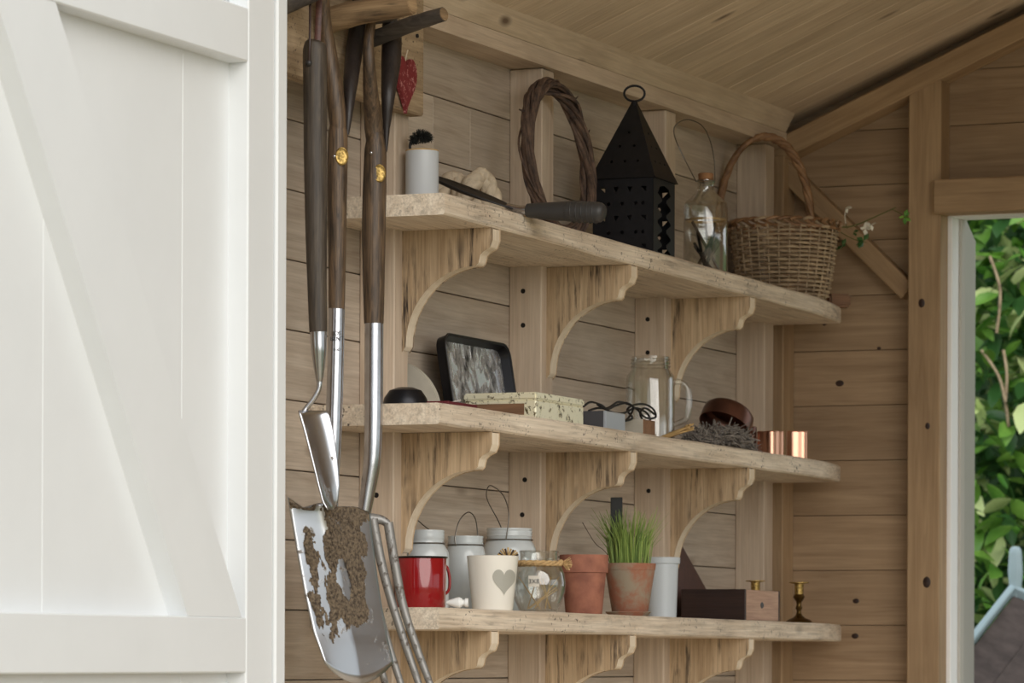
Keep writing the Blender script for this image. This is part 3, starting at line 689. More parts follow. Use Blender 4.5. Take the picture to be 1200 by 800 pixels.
# pale pot with a dark brush
p = on(493.5, 0, -2.525); m = mpp(p); r = 19.5 * m; h = Z(p, 177, 493) - p.z
o = thing('small_pot', 'pale grey straight pot beside the rope knot on the top shelf', 'pot', p)
lathe_ob('pot_body', vessel(r, r, h), 'whitecup', o)
bm = bmesh.new(); ring(bm, (0, 0, h), r - .0012, .0014, 32, 6); finish(bm, 'rim', 'straw', o, True)
o2 = thing('bristle_brush', 'dark fuzzy brush head poking out of the pale grey pot', 'brush', p + Vector((0, 0, .006)), facing(p))
tube_ob('brush_stem', spline([(-.004, 0, 0), (-.014, 0, h * .7), (-.019, 0, h + .001), (-.016, 0, h + 8 * m)], 5), .0022, 'blackplastic', o2, 6)
bm = bmesh.new()
for i in range(700):
    t = random.random(); c = Vector((-.017 + t * .030, 0, h + (7 + 7 * math.sin(t * 3.1) * .6 + t * 3) * m)); d = Vector((random.gauss(0, .6), random.gauss(0, 1), random.gauss(0, 1))).normalized()
    L_ = .0095 * (.6 + .7 * math.sin(math.pi * min(max(t, .12), .9)))
    tube(bm, [c, c + d * L_], [.0007, .0003], 3)
finish(bm, 'bristles', 'brush', o2)['kind'] = 'stuff'

# knotted cotton rope
p = on(548, 0, -2.555); m = mpp(p)
o = thing('rope_knot', 'thick knotted cream cotton rope lying behind the black trowel', 'rope', p, facing(p))
hzr = (Z(p, 190, 548) - p.z) / .064
def strand(name, cen, n_t=9, rr=.010, twist=.006):
    cen = [(a, b, c * (hzr if c > .0135 else 1)) for a, b, c in cen]
    C = spline(cen, 8)
    for k in range(3):
        pts = []
        for i, c in enumerate(C):
            a = i * .42 + k * 2.094; tdir = (C[min(i + 1, len(C) - 1)] - C[max(i - 1, 0)]).normalized(); n1 = tdir.orthogonal().normalized(); n2 = tdir.cross(n1)
            pts.append(c + (n1 * math.cos(a) + n2 * math.sin(a)) * twist)
        tube_ob(name, pts, rr, 'cotton', o, 8)
strand('rope_strand', [(-.046, 0, .014), (-.04, .01, .040), (-.018, .012, .047), (-.010, -.008, .030), (.006, -.012, .042), (.022, 0, .050), (.036, .006, .034), (.045, 0, .014)])
strand('rope_strand', [(-.030, .01, .013), (-.005, .012, .018), (.02, .008, .022), (.040, -.004, .016), (.048, -.012, .012)], rr=.0085, twist=.005)

# black garden trowel lying across the shelf
a0 = pix(498, 204, x=-2.55); yT = pix(600, 246, x=-2.425).y
o = thing('garden_trowel', 'black bladed hand trowel with grey rubber grip lying across the top shelf', 'trowel', pix(600, 246, y=yT))
def L(u, v, dy=0): return pix(u, v, y=yT + dy) - o.location
m = mpp(o.location)
bm = bmesh.new(); G = []
for j in range(17):
    t = j / 16; c = L(499 + 103 * t, 203.5 + 41 * t ** 1.05); w = .034 * math.sin(math.pi * min(.12 + t * .80, .92)) ** .7 if t < .86 else .034 * max(.22, (1 - t) / .14 * .45 + .2)
    w = max(w * (.35 + .65 * min(1, t / .15)), .004)
    G.append([bm.verts.new(c + Vector((0, s * w, .10 * s * w - .008 * (1 - s * s) * math.sin(math.pi * min(t + .1, 1))))) for s in (-1, -.6, -.2, .2, .6, 1)])
for a, b in zip(G, G[1:]):
    for i in range(5): bm.faces.new((a[i], a[i + 1], b[i + 1], b[i]))
bl = finish(bm, 'blade', 'blackplastic', o, True, angle=80); sl = bl.modifiers.new('thickness', 'SOLIDIFY'); sl.thickness = .0025; sl.offset = 0
tube_ob('neck', spline([L(594, 241), L(604, 244.5), L(614, 246), L(622, 247)], 5), [.0045, .006, .007, .0095], 'steel', o, 10)
tube_ob('grip', spline([L(618, 246.5), L(632, 247), L(650, 247.5), L(665, 247.5), L(667, 247.5), L(680, 248), L(695, 248.5), L(704, 249), L(708, 249.5)], 5), [8 * m, 9.5 * m, 11 * m, 11.8 * m, 12.2 * m, 12.5 * m, 12.5 * m, 11.5 * m, 8 * m], 'rubber', o, 18)
for k in range(5):
    c = L(672 + 6.5 * k, 248 + .25 * k); bm = bmesh.new(); ring(bm, (0, 0, 0), 12.6 * m, .0009, 20, 5, 'X'); bmesh.ops.translate(bm, vec=c, verts=bm.verts[:]); finish(bm, 'grip_ridge', 'rubber', o, True)

# vine wreath leaning on the stud
p = on(660, 0, -2.505); m = mpp(p)
o = thing('vine_wreath', 'oval wreath of twisted brown vines leaning against a wall stud', 'wreath', p)
Rv = (Z(p, 92, 645) - p.z - .003) / 2; ph = math.radians(80); dirh = Vector((math.cos(ph), math.sin(ph), 0)); lean = Vector((-.028, 0, 2 * Rv)).normalized()
Rh = 41 / (264 * math.sin(ph) + 750 * math.cos(ph))
cen = Vector((-.012, 0, Rv + .004)); rnd = random.Random(3)
for k in range(24):
    ph0 = rnd.uniform(0, 6.28); tw = rnd.choice((1, 2, 2, 3)); rad = rnd.uniform(.004, .0125); a0_ = rnd.uniform(0, 6.28); pts = []; n = 72
    for i in range(n):
        a = a0_ + 2 * math.pi * i / n * rnd.choice((1,)); b = ph0 + tw * 2 * math.pi * i / n
        q = rad * (1 + .25 * noise.noise((k * 3.1, a * 2, 0)))
        rr = 1 + (q * math.cos(b)) / Rv - .012 / Rv
        pts.append(cen + dirh * Rh * rr * math.cos(a) + lean * Rv * rr * math.sin(a) + Vector((1, -.2, 0)) * q * math.sin(b))
    tube_ob('vine', pts, rnd.uniform(.0022, .0038), 'vine', o, 6, True)
for (a, l, d) in ((2.6, .012, (-.4, -.6, .2)), (.35, .02, (.5, -.5, .6)), (.9, .016, (.6, -.3, .3))):
    c = cen + dirh * Rh * math.cos(a) + lean * Rv * math.sin(a); tube_ob('twig_end', [c, c + Vector(d).normalized() * l], [.0022, .0012], 'vine', o, 5)

# black pierced lantern
p = on(742, 0, -2.49); m = mpp(p); al = math.radians(20)
o = thing('pierced_lantern', 'black pierced metal lantern with pyramid roof and carrying ring', 'lantern', p, facing(p) - al)
sd = 75 * m; hb = Z(p, 213, 742) - p.z; ht = Z(p, 121, 742) - p.z
def tri(cx, cz, s): return [(cx - s, cz + s * .8), (cx + s, cz + s * .8), (cx + s * .9, cz - s)] if (int(cx * 1000) % 2) else [(cx - s, cz + s * .8), (cx + s, cz + s * .8), (cx, cz - s)]
def disc(cx, cz, r): return [(cx + r * math.cos(6.283 * i / 8), cz + r * math.sin(6.283 * i / 8)) for i in range(8)]
hs_ = sd / 2
outer = [(-hs_, 0), (hs_, 0), (hs_, hb), (-hs_, hb)]
hol = []
for r_ in range(5):
    for c_i in range(4):
        cx, cz = -hs_ + sd * (.16 + .226 * c_i), hb * (.12 + .185 * r_)
        hol.append(tri(cx, cz, .0052) if r_ % 2 == 0 else disc(cx + sd * .1 if c_i < 3 else cx - .01 * sd, cz, .0034))
def arch():
    A = []; w = sd * .30; z0, z1 = hb * .06, hb * .93
    A += [(-w, z0), (w, z0)]
    n = 4
    for i in range(n):
        za = z0 + (z1 - z0 - w * .4) * i / n; zb = z0 + (z1 - z0 - w * .4) * (i + 1) / n
        A += [(w, za + .002), (w * .35, (za + zb) / 2 - .002), (w * .35, (za + zb) / 2 + .002), (w, zb - .002)]
    A += [(w * .7, z1 - .004), (0, z1), (-w * .7, z1 - .004)]
    for i in reversed(range(n)):
        za = z0 + (z1 - z0 - w * .4) * i / n; zb = z0 + (z1 - z0 - w * .4) * (i + 1) / n
        A += [(-w, zb - .002), (-w * .35, (za + zb) / 2 + .002), (-w * .35, (za + zb) / 2 - .002), (-w, za + .003)]
    return A
for k in range(4):
    bm = bmesh.new(); holed(bm, outer, hol if k % 2 == 0 else [arch()], -hs_, -hs_ + .0012, Matrix.Rotation(k * math.pi / 2, 4, 'Z')); finish(bm, 'pierced_side' if k % 2 == 0 else 'arched_side', 'black', o)
ev = hs_ + 3 * m
for k in range(4):
    bm = bmesh.new(); sl_ = math.hypot(ev, ht - hb)
    tw_ = .004
    ou = [(-ev, 0), (ev, 0), (tw_, sl_), (-tw_, sl_)]; hh = [disc(cx * ev, cz * sl_, .0026) for cx, cz in ((-.4, .22), (0, .22), (.4, .22), (-.22, .42), (.22, .42), (0, .6))]
    ang = math.atan2(ev - tw_, ht - hb)
    holed(bm, ou, hh, 0, .0012, Matrix.Rotation(k * math.pi / 2, 4, 'Z') @ Matrix.Translation((0, -ev, hb)) @ Matrix.Rotation(-ang, 4, 'X')); finish(bm, 'roof_panel', 'black', o)
box_ob('base_plate', (-hs_ - .002, -hs_ - .002, 0), (hs_ + .002, hs_ + .002, .003), 'black', o)
bm = bmesh.new(); lathe(bm, [(0, ht - .006), (.007, ht - .006), (.005, ht + .004), (0, ht + .004)], 12); finish(bm, 'finial', 'black', o, True)
bm = bmesh.new(); ring(bm, (0, 0, 0), .0165, .0021, 28, 8, 'Y', (1.08, .82)); finish(bm, 'carrying_ring', 'black', o, True, 0, Matrix.Translation((0, 0, ht + .017)) @ Matrix.Rotation(al, 4, 'Z'))

# corked glass bottle with wire loop
p = on(826, 0, -2.455); m = mpp(p); zz = lambda v: Z(p, v, 826) - p.z
o = thing('corked_bottle', 'clear glass bottle with cork and wire loop beside the lantern', 'bottle', p, facing(p))
pr = [(0, .0), (25 * m, 0), (26 * m, .003), (26 * m, zz(245)), (25 * m, zz(238)), (16 * m, zz(230)), (10 * m, zz(223)), (9.5 * m, zz(216)), (10.5 * m, zz(214)), (10.5 * m, zz(211)), (9 * m, zz(210))]
pr_in = [(r_ - .002, z_ + (.003 if i < 3 else 0)) for i, (r_, z_) in enumerate(pr[1:])][::-1]
lathe_ob('glass_body', pr + pr_in + [(0, .004)], 'glass', o, 32)
lathe_ob('cork', [(0, zz(212)), (8.6 * m, zz(212)), (9 * m, zz(204)), (8 * m, zz(203)), (0, zz(203))], 'cork', o, 16)
tube_ob('wire_loop', spline([(10.8 * m, -.001, zz(213)), (10 * m, 0, zz(190)), (5 * m, 0, zz(165)), (-5 * m, 0, zz(147)), (-22 * m, 0, zz(140)), (-35 * m, 0, zz(146)), (-37 * m, 0, zz(158)), (-28 * m, .002, zz(180)), (-11 * m, .001, zz(213))], 6), .0011, 'steelwire', o, 6)
bm = bmesh.new(); ring(bm, (0, 0, zz(212.5)), 10.9 * m, .0010, 24, 6); finish(bm, 'wire_collar', 'steelwire', o, True)
bm = bmesh.new(); ring(bm, (0, 0, zz(258)), 23.2 * m, .0022, 28, 6); finish(bm, 'straw_band', 'straw', o, True)
rnd = random.Random(5)
for k in range(9):
    a = rnd.uniform(0, 6.28); b = a + rnd.uniform(2, 4); q = 20 * m
    tube_ob('dried_stick', [(q * math.cos(a) * rnd.uniform(.2, .9), q * math.sin(a) * .8, .006), (q * math.cos(b) * .8, q * math.sin(b) * .8, zz(rnd.uniform(255, 290)))], .0028, 'hole' if k % 2 else 'twig', o, 5)

# willow basket
p = on(918, 0, -2.497); m = mpp(p); zz = lambda v: Z(p, v, 918) - p.z
o = thing('willow_basket', 'woven willow basket with tall arched handle at the end of the top shelf', 'basket', p, facing(p))
RT, RB, HB = 62 * m, 47 * m, zz(268); NSk = 30
def brad(z): t = max(0, min(1, z / HB)); return RB + (RT - RB) * (t ** .55)
bm = bmesh.new(); lathe(bm, [(0, .002), (RB, .002), (RB + .002, .006), (0, .008)], 30); finish(bm, 'basket_base', 'willow', o, True)
for k in range(NSk):
    a = 2 * math.pi * k / NSk; tube_ob('stake', [(brad(z) * math.cos(a), brad(z) * math.sin(a), z) for z in (.004, HB * .1, HB * .25, HB * .45, HB * .7, HB)], .0017, 'willow', o, 5)
nrow = 17
for j in range(nrow):
    z = .008 + (HB - .012) * j / (nrow - 1); pts = []
    for i in range(NSk * 4):
        a = 2 * math.pi * i / (NSk * 4); w = math.cos(a * NSk / 2 + j * math.pi)
        pts.append(((brad(z) + .0028 * w) * math.cos(a), (brad(z) + .0028 * w) * math.sin(a), z + .0006 * noise.noise((i * .3, j, 0))))
    tube_ob('weaver', pts, .0026, 'willow', o, 5, True)
for k in range(30):                                                     # rolled border, strand by strand
    a0_ = 2 * math.pi * k / 30; pts = []
    for i in range(7):
        t = i / 6; a = a0_ + t * .62; b = t * math.pi * 1.5 + .3
        pts.append(((RT + .003 + .006 * math.cos(b)) * math.cos(a), (RT + .003 + .006 * math.cos(b)) * math.sin(a), HB + .004 + .0075 * math.sin(b)))
    tube_ob('border_strand', spline(pts, 2), .0031, 'willow_brown' if k % 4 else 'willow', o, 6)
aw, ah = 55 * m, zz(160) - HB
for k in range(3):
    pts = []
    for i in range(60):
        t = i / 59; a = math.pi * t; b = t * 34 + k * 2.094
        c = Vector((-aw * math.cos(a) * (1 - .10 * math.sin(a)) - 23 * m, .0, HB - .02 + (ah + .02) * math.sin(a) ** .72)); c.x += 0
        pts.append(c + Vector((math.cos(b), math.sin(b), 0)) * .0034 + Vector((0, 0, .0034 * math.cos(b))) * math.sin(a))
    tube_ob('handle_strand', pts, .0055, 'willow_brown', o, 7)
p2 = pix(952, 268, D=mpp(p) * F_PX - .06) - p
for sx in (-1, 1):
    bm = bmesh.new(); ring(bm, (sx * aw * .98 - 23 * m, 0, HB - .004), .0085, .002, 14, 5, 'Z'); finish(bm, 'handle_binding', 'straw', o, True)
# wooden block behind the basket
p = on(971, 0, -2.452); o = tag(box_ob('wood_offcut', (-.02, -.016, 0), (.022, .02, .026), 'block', None, .004, 2), 'small rounded wooden offcut tucked against the willow basket', 'wood block'); o.location = p + Vector((.012, .022, 0)); o.rotation_euler.z = .5
# flowering sprig
p0 = pix(982, 278, y=7.33); o = thing('flower_sprig', 'thin green sprig with white blossoms sticking out of the basket', 'flower', p0)
def L(u, v, dy=0): return pix(u, v, y=7.33 + dy) - p0
tube_ob('stem', spline([L(981, 260, -.02), L(988, 266), L(1005, 263), L(1030, 252), L(1050, 243)], 5), [.0016, .0014, .001], 'stem', o, 5)
tube_ob('stem', spline([L(985, 272), L(1000, 280), L(1015, 284)], 5), .0009, 'stem', o, 5)
def petals(c, n, r, mat='petal', nm='petal', seed=1, up=0):
    rn = random.Random(seed)
    for k in range(n):
        d = Vector((rn.gauss(0, 1), rn.gauss(0, 1) - .5, rn.gauss(0, 1) + up)).normalized(); s = d.orthogonal().normalized()
        bm = bmesh.new(); P = [c, c + d * r * .5 + s * r * .32, c + d * r, c + d * r * .5 - s * r * .32]; V = [bm.verts.new(q) for q in P]; V.append(bm.verts.new(c + d * r * .5 + d.cross(s) * r * .12))
        for i in range(4): bm.faces.new((V[i], V[(i + 1) % 4], V[4]))
        finish(bm, nm, mat, o, True)
petals(L(1014, 268), 7, .014, seed=1); petals(L(1021, 263), 7, .013, seed=2); petals(L(991, 243), 4, .014, seed=3); petals(L(1060, 254), 6, .016, 'leaf', 'leaf', 4); petals(L(1012, 282), 6, .018, 'leaf_dark', 'leaf', 5); petals(L(987, 287), 5, .016, 'leaf_dark', 'leaf', 6); petals(L(1000, 272), 3, .013, 'leaf_dark', 'leaf', 8)
tube_ob('stem', spline([L(991, 262), L(990, 252), L(992, 243)], 4), .0008, 'petal', o, 5); tube_ob('stem', spline([L(991, 262), L(993, 268)], 3), .0008, 'stem', o, 5)
tube_ob('stem', spline([L(1045, 245), L(1055, 250), L(1060, 254)], 4), .0008, 'stem', o, 5)

# ================================================================== things on the middle shelf
# dark dish upside down
p = on(475, 1, -2.505); m = mpp(p); r = 27 * m; h = Z(p, 454, 475) - p.z
o = thing('dark_dish', 'low dark dish lying upside down at the near end of the middle shelf', 'dish', p); lathe_ob('dish_body', [(r, 0), (r, .003), (r * .93, h * .45), (r * .7, h * .85), (r * .35, h), (0, h), (0, h - .003), (r * .6, h * .75), (r * .88, .004), (r * .95, 0), (r, 0)], 'dark_tray', o, 32)
bm = bmesh.new(); ring(bm, (0, 0, .002), r, .002, 32, 6); finish(bm, 'rim', 'blackplastic', o, True)
# half-round pale slab
p = on(463, 1, -2.595); p.y = 5.70; p.z = zsh(1, 5.7) + .0008; m = mpp(p)
x0 = pix(455, 470, y=5.70).x; R_ = pix(516, 470, y=5.70).x - x0
pl = [(XW + .004 - x0, 0), (R_, 0)] + [(R_ * math.cos(math.pi / 2 * i / 16), R_ * .98 * math.sin(math.pi / 2 * i / 16)) for i in range(1, 15)]; pl += [(XW + .004 - x0, R_ * .985)]
bm = bmesh.new(); prism(bm, pl, -.006, .006); o = tag(finish(bm, 'stone_slab', 'stone', None, True, .002), 'pale round-edged stone slab standing behind the first bracket', 'stone slab'); o.location = (x0, 5.70, p.z)
# dark shiny baking tin leaning on the wall
p = on(556, 1, -2.572); ya, yb = pix(522, 470, x=-2.565).y, pix(598, 470, x=-2.565).y
o = thing('baking_tin', 'black baking tin with painted reflections on its base leaning against the plank wall', 'baking tin', (-2.563, (ya + yb) / 2, zsh(1, ya) + .001)); o.rotation_euler = (0, -math.radians(9), 0)
hw = (yb - ya) / 2; hh_ = .136
def rrect(w0, w1, h, r, n=5):
    P = []
    for cx, cz, a0_ in ((w1 - r, h - r, 0), (-w1 + r, h - r, 90), (-w0 + r, r, 180), (w0 - r, r, 270)):
        for i in range(n + 1): a = math.radians(a0_ + 90 * i / n); P.append((cx + r * math.cos(a), cz + r * math.sin(a)))
    return P
O1, I1 = rrect(hw, hw, hh_, .022), rrect(hw - .008, hw - .008, hh_ - .016, .016); I1 = [(a, b + .008) for a, b in I1]
bm = bmesh.new(); n = len(O1)
Va = [bm.verts.new((.016, a, b)) for a, b in O1]; Vb = [bm.verts.new((-.002, a * .97, b * .97 + .002)) for a, b in O1]
Vc = [bm.verts.new((.016, a * .975, b * .965 + .002)) for a, b in O1]; Vd = [bm.verts.new((.001, a, b)) for a, b in I1]
for i in range(n):
    j = (i + 1) % n
    bm.faces.new((Va[i], Va[j], Vb[j], Vb[i])); bm.faces.new((Va[i], Vc[i], Vc[j], Va[j])); bm.faces.new((Vc[i], Vd[i], Vd[j], Vc[j]))
bm.faces.new(Vb); finish(bm, 'tin_rim', 'dark_tray', o, True)
bm = bmesh.new(); bm.faces.new([bm.verts.new((.0012, a, b)) for a, b in I1]); q = finish(bm, 'tin_base', 'tray_reflection', o); q['label'] = 'base of the tin with painted reflections'
bm = bmesh.new(); ring(bm, (0, 0, 0), .001, .001, 3, 3); bm.free()
tube_ob('rolled_edge', [(.016, a, b) for a, b in O1], .0018, 'blackplastic', o, 6, True)
# maroon book
ya, yb = pix(522, 470, x=-2.44).y, pix(556, 470, x=-2.44).y
o = tag(box_ob('thin_book', (-.05, -.05, 0), (.05, (yb - ya) - .05, .008), 'maroon', None, .001), 'thin maroon book lying flat before the baking tin', 'book'); o.location = (-2.485, ya + .05, zsh(1, ya) + .0008)
pp = pix(545, 466, x=-2.46); bm = bmesh.new(); tube(bm, [(-.012, 0, .0018), (.012, 0, .0060)], .0011, 6); o = tag(finish(bm, 'nail', 'paper', None, True), 'pale nail lying on the maroon book', 'nail'); o.location = (-2.462, yb - .03, zsh(1, ya) + .0088)
# gold printed tin
yA = pix(628, 470, x=-2.43).y; yB = pix(684, 470, x=-2.43).y; p = Vector((-2.43, yA, zsh(1, yA) + .0008)); h = Z(p, 459, 628) - p.z
o = thing('gold_tin', 'gold patterned rectangular tin box with worn print on the middle shelf', 'tin box', p)
box_ob('tin_body', (-.125, 0, 0), (0, yB - yA, h - .012), 'goldtin', o, .002); box_ob('tin_lid', (-.1262, -.0012, h - .012), (.0012, yB - yA + .0012, h), 'goldtin', o, .0025, 2)
bm = bmesh.new(); box2(bm, (-.112, -.0012, .007), (-.02, -.0004, h - .018)); finish(bm, 'front_label', 'block', o, False)
# grey adapter box and cable
yA = pix(710, 480, x=-2.43).y; yB = pix(733, 480, x=-2.43).y; p = Vector((-2.43, yA, zsh(1, yA) + .0008)); h = Z(p, 481, 710) - p.z
o = thing('grey_metal_box', 'small pale grey metal box with charcoal front beside the gold tin', 'box', p)
box_ob('box_body', (-.075, .002, 0), (0, yB - yA, h), 'greybox', o, .002); box_ob('front_cover', (-.075, -.001, 0), (-.001, .002, h), 'charcoal', o, .0006); box_ob('edge_strip', (-.004, -.0014, 0), (.0006, .002, h), 'greybox', o, .0003)
grey_p, grey_h = p, h
bm = bmesh.new(); rnd = random.Random(11)
P = []
for (u, v, dx) in ((684, 476, 0), (692, 471, 0), (704, 474, .01), (712, 479, 0), (722, 475, -.01), (734, 472, 0), (742, 478, .01), (736, 490, .012), (728, 494, .016), (741, 490, .012), (735, 480, 0), (744, 474, -.005), (757, 474, .0), (766, 480, .006), (768, 489, .006), (756, 489, -.004), (747, 480, -.005), (735, 473, -.01), (724, 471, -.012), (712, 478, -.012), (700, 478, -.01), (690, 481, -.012)):
    P.append(pix(u, v, x=-2.458 + dx * .6))
tube(bm, spline(P, 6), .0019, 6)
P2 = [pix(u, v, x=-2.465 + d) for u, v, d in ((700, 474, 0), (715, 482, .004), (730, 484, .01), (745, 478, .006), (758, 484, -.004), (762, 494, 0), (754, 492, .01), (750, 484, .012), (756, 478, .004), (768, 486, 0))]
tube(bm, spline(P2, 6), .0019, 6)
o = tag(finish(bm, 'black_cable', 'wire', None, True), 'tangled thin black cable lying over the grey metal box', 'cable')
# small wooden block
yA = pix(754, 490, x=-2.435).y; yB = pix(768, 490, x=-2.435).y; p = Vector((-2.435, yA, zsh(1, yA) + .0008)); h = Z(p, 491, 754) - p.z
o = thing('wooden_block', 'small plain wooden block on the shelf front under the cable', 'wood block', p); box_ob('block_body', (-.035, 0, 0), (0, yB - yA, h), 'block', o, .001); box_ob('block_face', (-.035, -.0012, 0), (-.0005, 0, h), 'stone', o, .0003)
# glass drinking jar with handle
p = on(762, 1, -2.525); m = mpp(p); zz = lambda v: Z(p, v, 762) - p.z
o = thing('glass_jar_mug', 'clear glass jar mug with screw neck and side handle on the middle shelf', 'jar', p, facing(p))
R0 = 28.5 * m
pr = [(0, 0), (R0 * .93, 0), (R0, .004), (R0, zz(446)), (R0 * .96, zz(440)), (R0 * .80, zz(434)), (R0 * .78, zz(432)), (R0 * .82, zz(430)), (R0 * .78, zz(428)), (R0 * .82, zz(425)), (R0 * .78, zz(423)), (R0 * .79, zz(419)), (R0 * .77, zz(418))]
lathe_ob('glass_body', pr + [(R0 * .72, zz(418)), (R0 * .72, zz(432)), (R0 * .9, zz(442)), (R0 * .93, zz(448)), (R0 * .93, .009), (0, .008)], 'glass', o, 36)
for vv in (421.5, 425.5, 429.5):
    bm = bmesh.new(); ring(bm, (0, 0, zz(vv)), R0 * .80, .0012, 36, 6); finish(bm, 'screw_thread', 'glass', o, True)
tube_ob('handle', spline([(R0 * .95, 0, zz(447)), (R0 + 8 * m, 0, zz(448)), (R0 + 15 * m, 0, zz(455)), (R0 + 17 * m, 0, zz(468)), (R0 + 16 * m, 0, zz(482)), (R0 + 12 * m, 0, zz(492)), (R0 * .97, 0, zz(497))], 6), 3.4 * m, 'glass', o, 10)
# corn husk
pc = pix(790, 503, x=-2.432); o = thing('dry_husk', 'curled dry straw-coloured husk at the foot of the glass jar mug', 'husk', (pc.x, pc.y, zsh(1, pc.y) + .0008))
rnd = random.Random(2)
for k in range(7):
    tube_ob('husk_strip', spline([Vector((-.035 + rnd.uniform(-.004, .004), rnd.uniform(-.006, .006), .002)), Vector((-.01, rnd.uniform(-.008, .008), .005 + .002 * k * .5)), Vector((.012, rnd.uniform(-.01, .01), .012 + .0012 * k)), Vector((.030 + rnd.uniform(-.004, .006), rnd.uniform(-.012, .012), .018 + .0016 * k))], 5), [.0012, .0035, .004, .0025], 'straw', o, 6, flat=(1, .4))
# tangled grey fibre bundle
ya, yb = pix(808, 510, x=-2.452).y, pix(876, 510, x=-2.452).y; c = Vector((-2.452, (ya + yb) / 2, zsh(1, ya)))
bm = bmesh.new(); rnd = random.Random(9); hl = (yb - ya) / 2
for k in range(900):
    t = rnd.uniform(-1, 1); a = rnd.uniform(0, math.pi); env = math.sqrt(max(.05, 1 - abs(t) ** 2.2)) * (.72 + .28 * (t + 1) / 2); q = Vector((.030 * math.cos(a) * env, t * hl, .004 + .044 * math.sin(a) * env * (.75 + .25 * t)))
    d = Vector((rnd.gauss(0, .25), rnd.gauss(0, 1), rnd.gauss(0, .22))).normalized() * rnd.uniform(.012, .03)
    pts = [q - d, q + Vector((rnd.gauss(0, .003), 0, abs(rnd.gauss(0, .003)))), q + d]
    for w_ in pts: w_.z = max(w_.z, .0026); w_.x = max(min(w_.x, .05), -.045)
    tube(bm, spline(pts, 2), rnd.uniform(.0005, .0015), 4)
o = tag(finish(bm, 'fibre_bundle', 'fibre', None, True), 'tangled bundle of grey fibres in front of the dark copper mould', 'fibre bundle'); o.location = c
# copper pieces
def band(r, h, t=.0014, flute=0, amp=0, n=48):
    bm = bmesh.new(); R4 = []
    for rr, z in ((r, 0), (r, h), (r - t, h), (r - t, 0)):
        R4.append([bm.verts.new(((rr + amp * math.cos(flute * 6.2832 * i / n)) * math.cos(6.2832 * i / n), (rr + amp * math.cos(flute * 6.2832 * i / n)) * math.sin(6.2832 * i / n), z)) for i in range(n)])
    for k in range(4):
        a, b = R4[k], R4[(k + 1) % 4]
        for i in range(n): bm.faces.new((a[i], a[(i + 1) % n], b[(i + 1) % n], b[i]))
    return bm
for (u, x, wpx, v, lab, ph) in ((903, -2.452, 31, 506, 'fluted bright copper cutter standing next to the dark copper mould', .4), (934, -2.455, 29, 506, 'fluted bright copper cutter at the far end of the middle shelf', 1.2)):
    p = on(u, 1, x); m = mpp(p); r = wpx / 2 * m; h = Z(p, v, u) - p.z
    o = thing('copper_cutter', lab, 'cutter', p, ph, 'fluted copper cutters'); finish(band(r - .0022, h, .0012, 4, .0022, 72), 'cutter_wall', 'copper', o, True, angle=60)
    bm = bmesh.new(); tube(bm, [((r - .0028 + .0022 * math.cos(4 * 6.2832 * i / 72)) * math.cos(6.2832 * i / 72), (r - .0028 + .0022 * math.cos(4 * 6.2832 * i / 72)) * math.sin(6.2832 * i / 72), h) for i in range(72)], .0012, 5, True); finish(bm, 'rolled_rim', 'copper', o, True)
p = on(873, 1, -2.50); m = mpp(p); h = Z(p, 500, 873) - p.z
o = thing('copper_tumbler', 'dull copper cylinder supporting the tilted dark copper mould', 'tumbler', p); lathe_ob('tumbler_wall', vessel(14 * m, 14 * m, h, .0015), 'oldcopper', o, 28)
pm = pix(852, 496, x=-2.505); m = mpp(pm); rr_ = 31 * m; tl = Matrix.Rotation(facing(pm), 4, 'Z') @ Matrix.Rotation(math.radians(20), 4, 'Y') @ Matrix.Rotation(math.radians(-26), 4, 'X')
pb = Vector((-2.505, pm.y, zsh(1, pm.y) + .0008)); o = thing('copper_mould', 'dark copper ring mould tilted up against the shelf wall', 'mould', pb)
cz = Z(pb, 491, 852) - pb.z
prf = [(rr_, -.016), (rr_ * 1.0, .004), (rr_ * .97, .013), (rr_ * .86, .019), (rr_ * .6, .021), (0, .022), (0, .020), (rr_ * .6, .019), (rr_ * .84, .017), (rr_ * .94, .011), (rr_ * .97, .003), (rr_ * .97, -.016), (rr_, -.016)]
lathe_ob('mould_body', prf, 'oldcopper', o, 40, Matrix.Translation((0, 0, cz)) @ tl)

# ================================================================== things on the lowest shelf
# red enamel mug
p = on(493.5, 2, -2.515); m = mpp(p); zz = lambda v: Z(p, v, 493) - p.z
o = thing('enamel_mug', 'red enamel mug with black rim at the near end of the lowest shelf', 'mug', p, facing(p)); R0 = 30.5 * m; h = zz(653)
lathe_ob('mug_body', [(0, 0), (R0 * .93, 0), (R0 * .96, .003), (R0, h - .002), (R0 * .97, h), (R0 * .95, .006), (0, .005)], 'red', o, 40)
bm = bmesh.new(); ring(bm, (0, 0, h), R0 + .0004, .0016, 40, 8); finish(bm, 'rim', 'blackrim', o, True)
tube_ob('handle', spline([(R0 * .95 * .6, R0 * .78, h * .8), (R0 * .98, R0 * .95, h * .84), (R0 * 1.12, R0 * 1.05, h * .6), (R0 * 1.05, R0 * 1.0, h * .34), (R0 * .95 * .6, R0 * .76, h * .24)], 6), .0042, 'red', o, 8, flat=(1, .6))
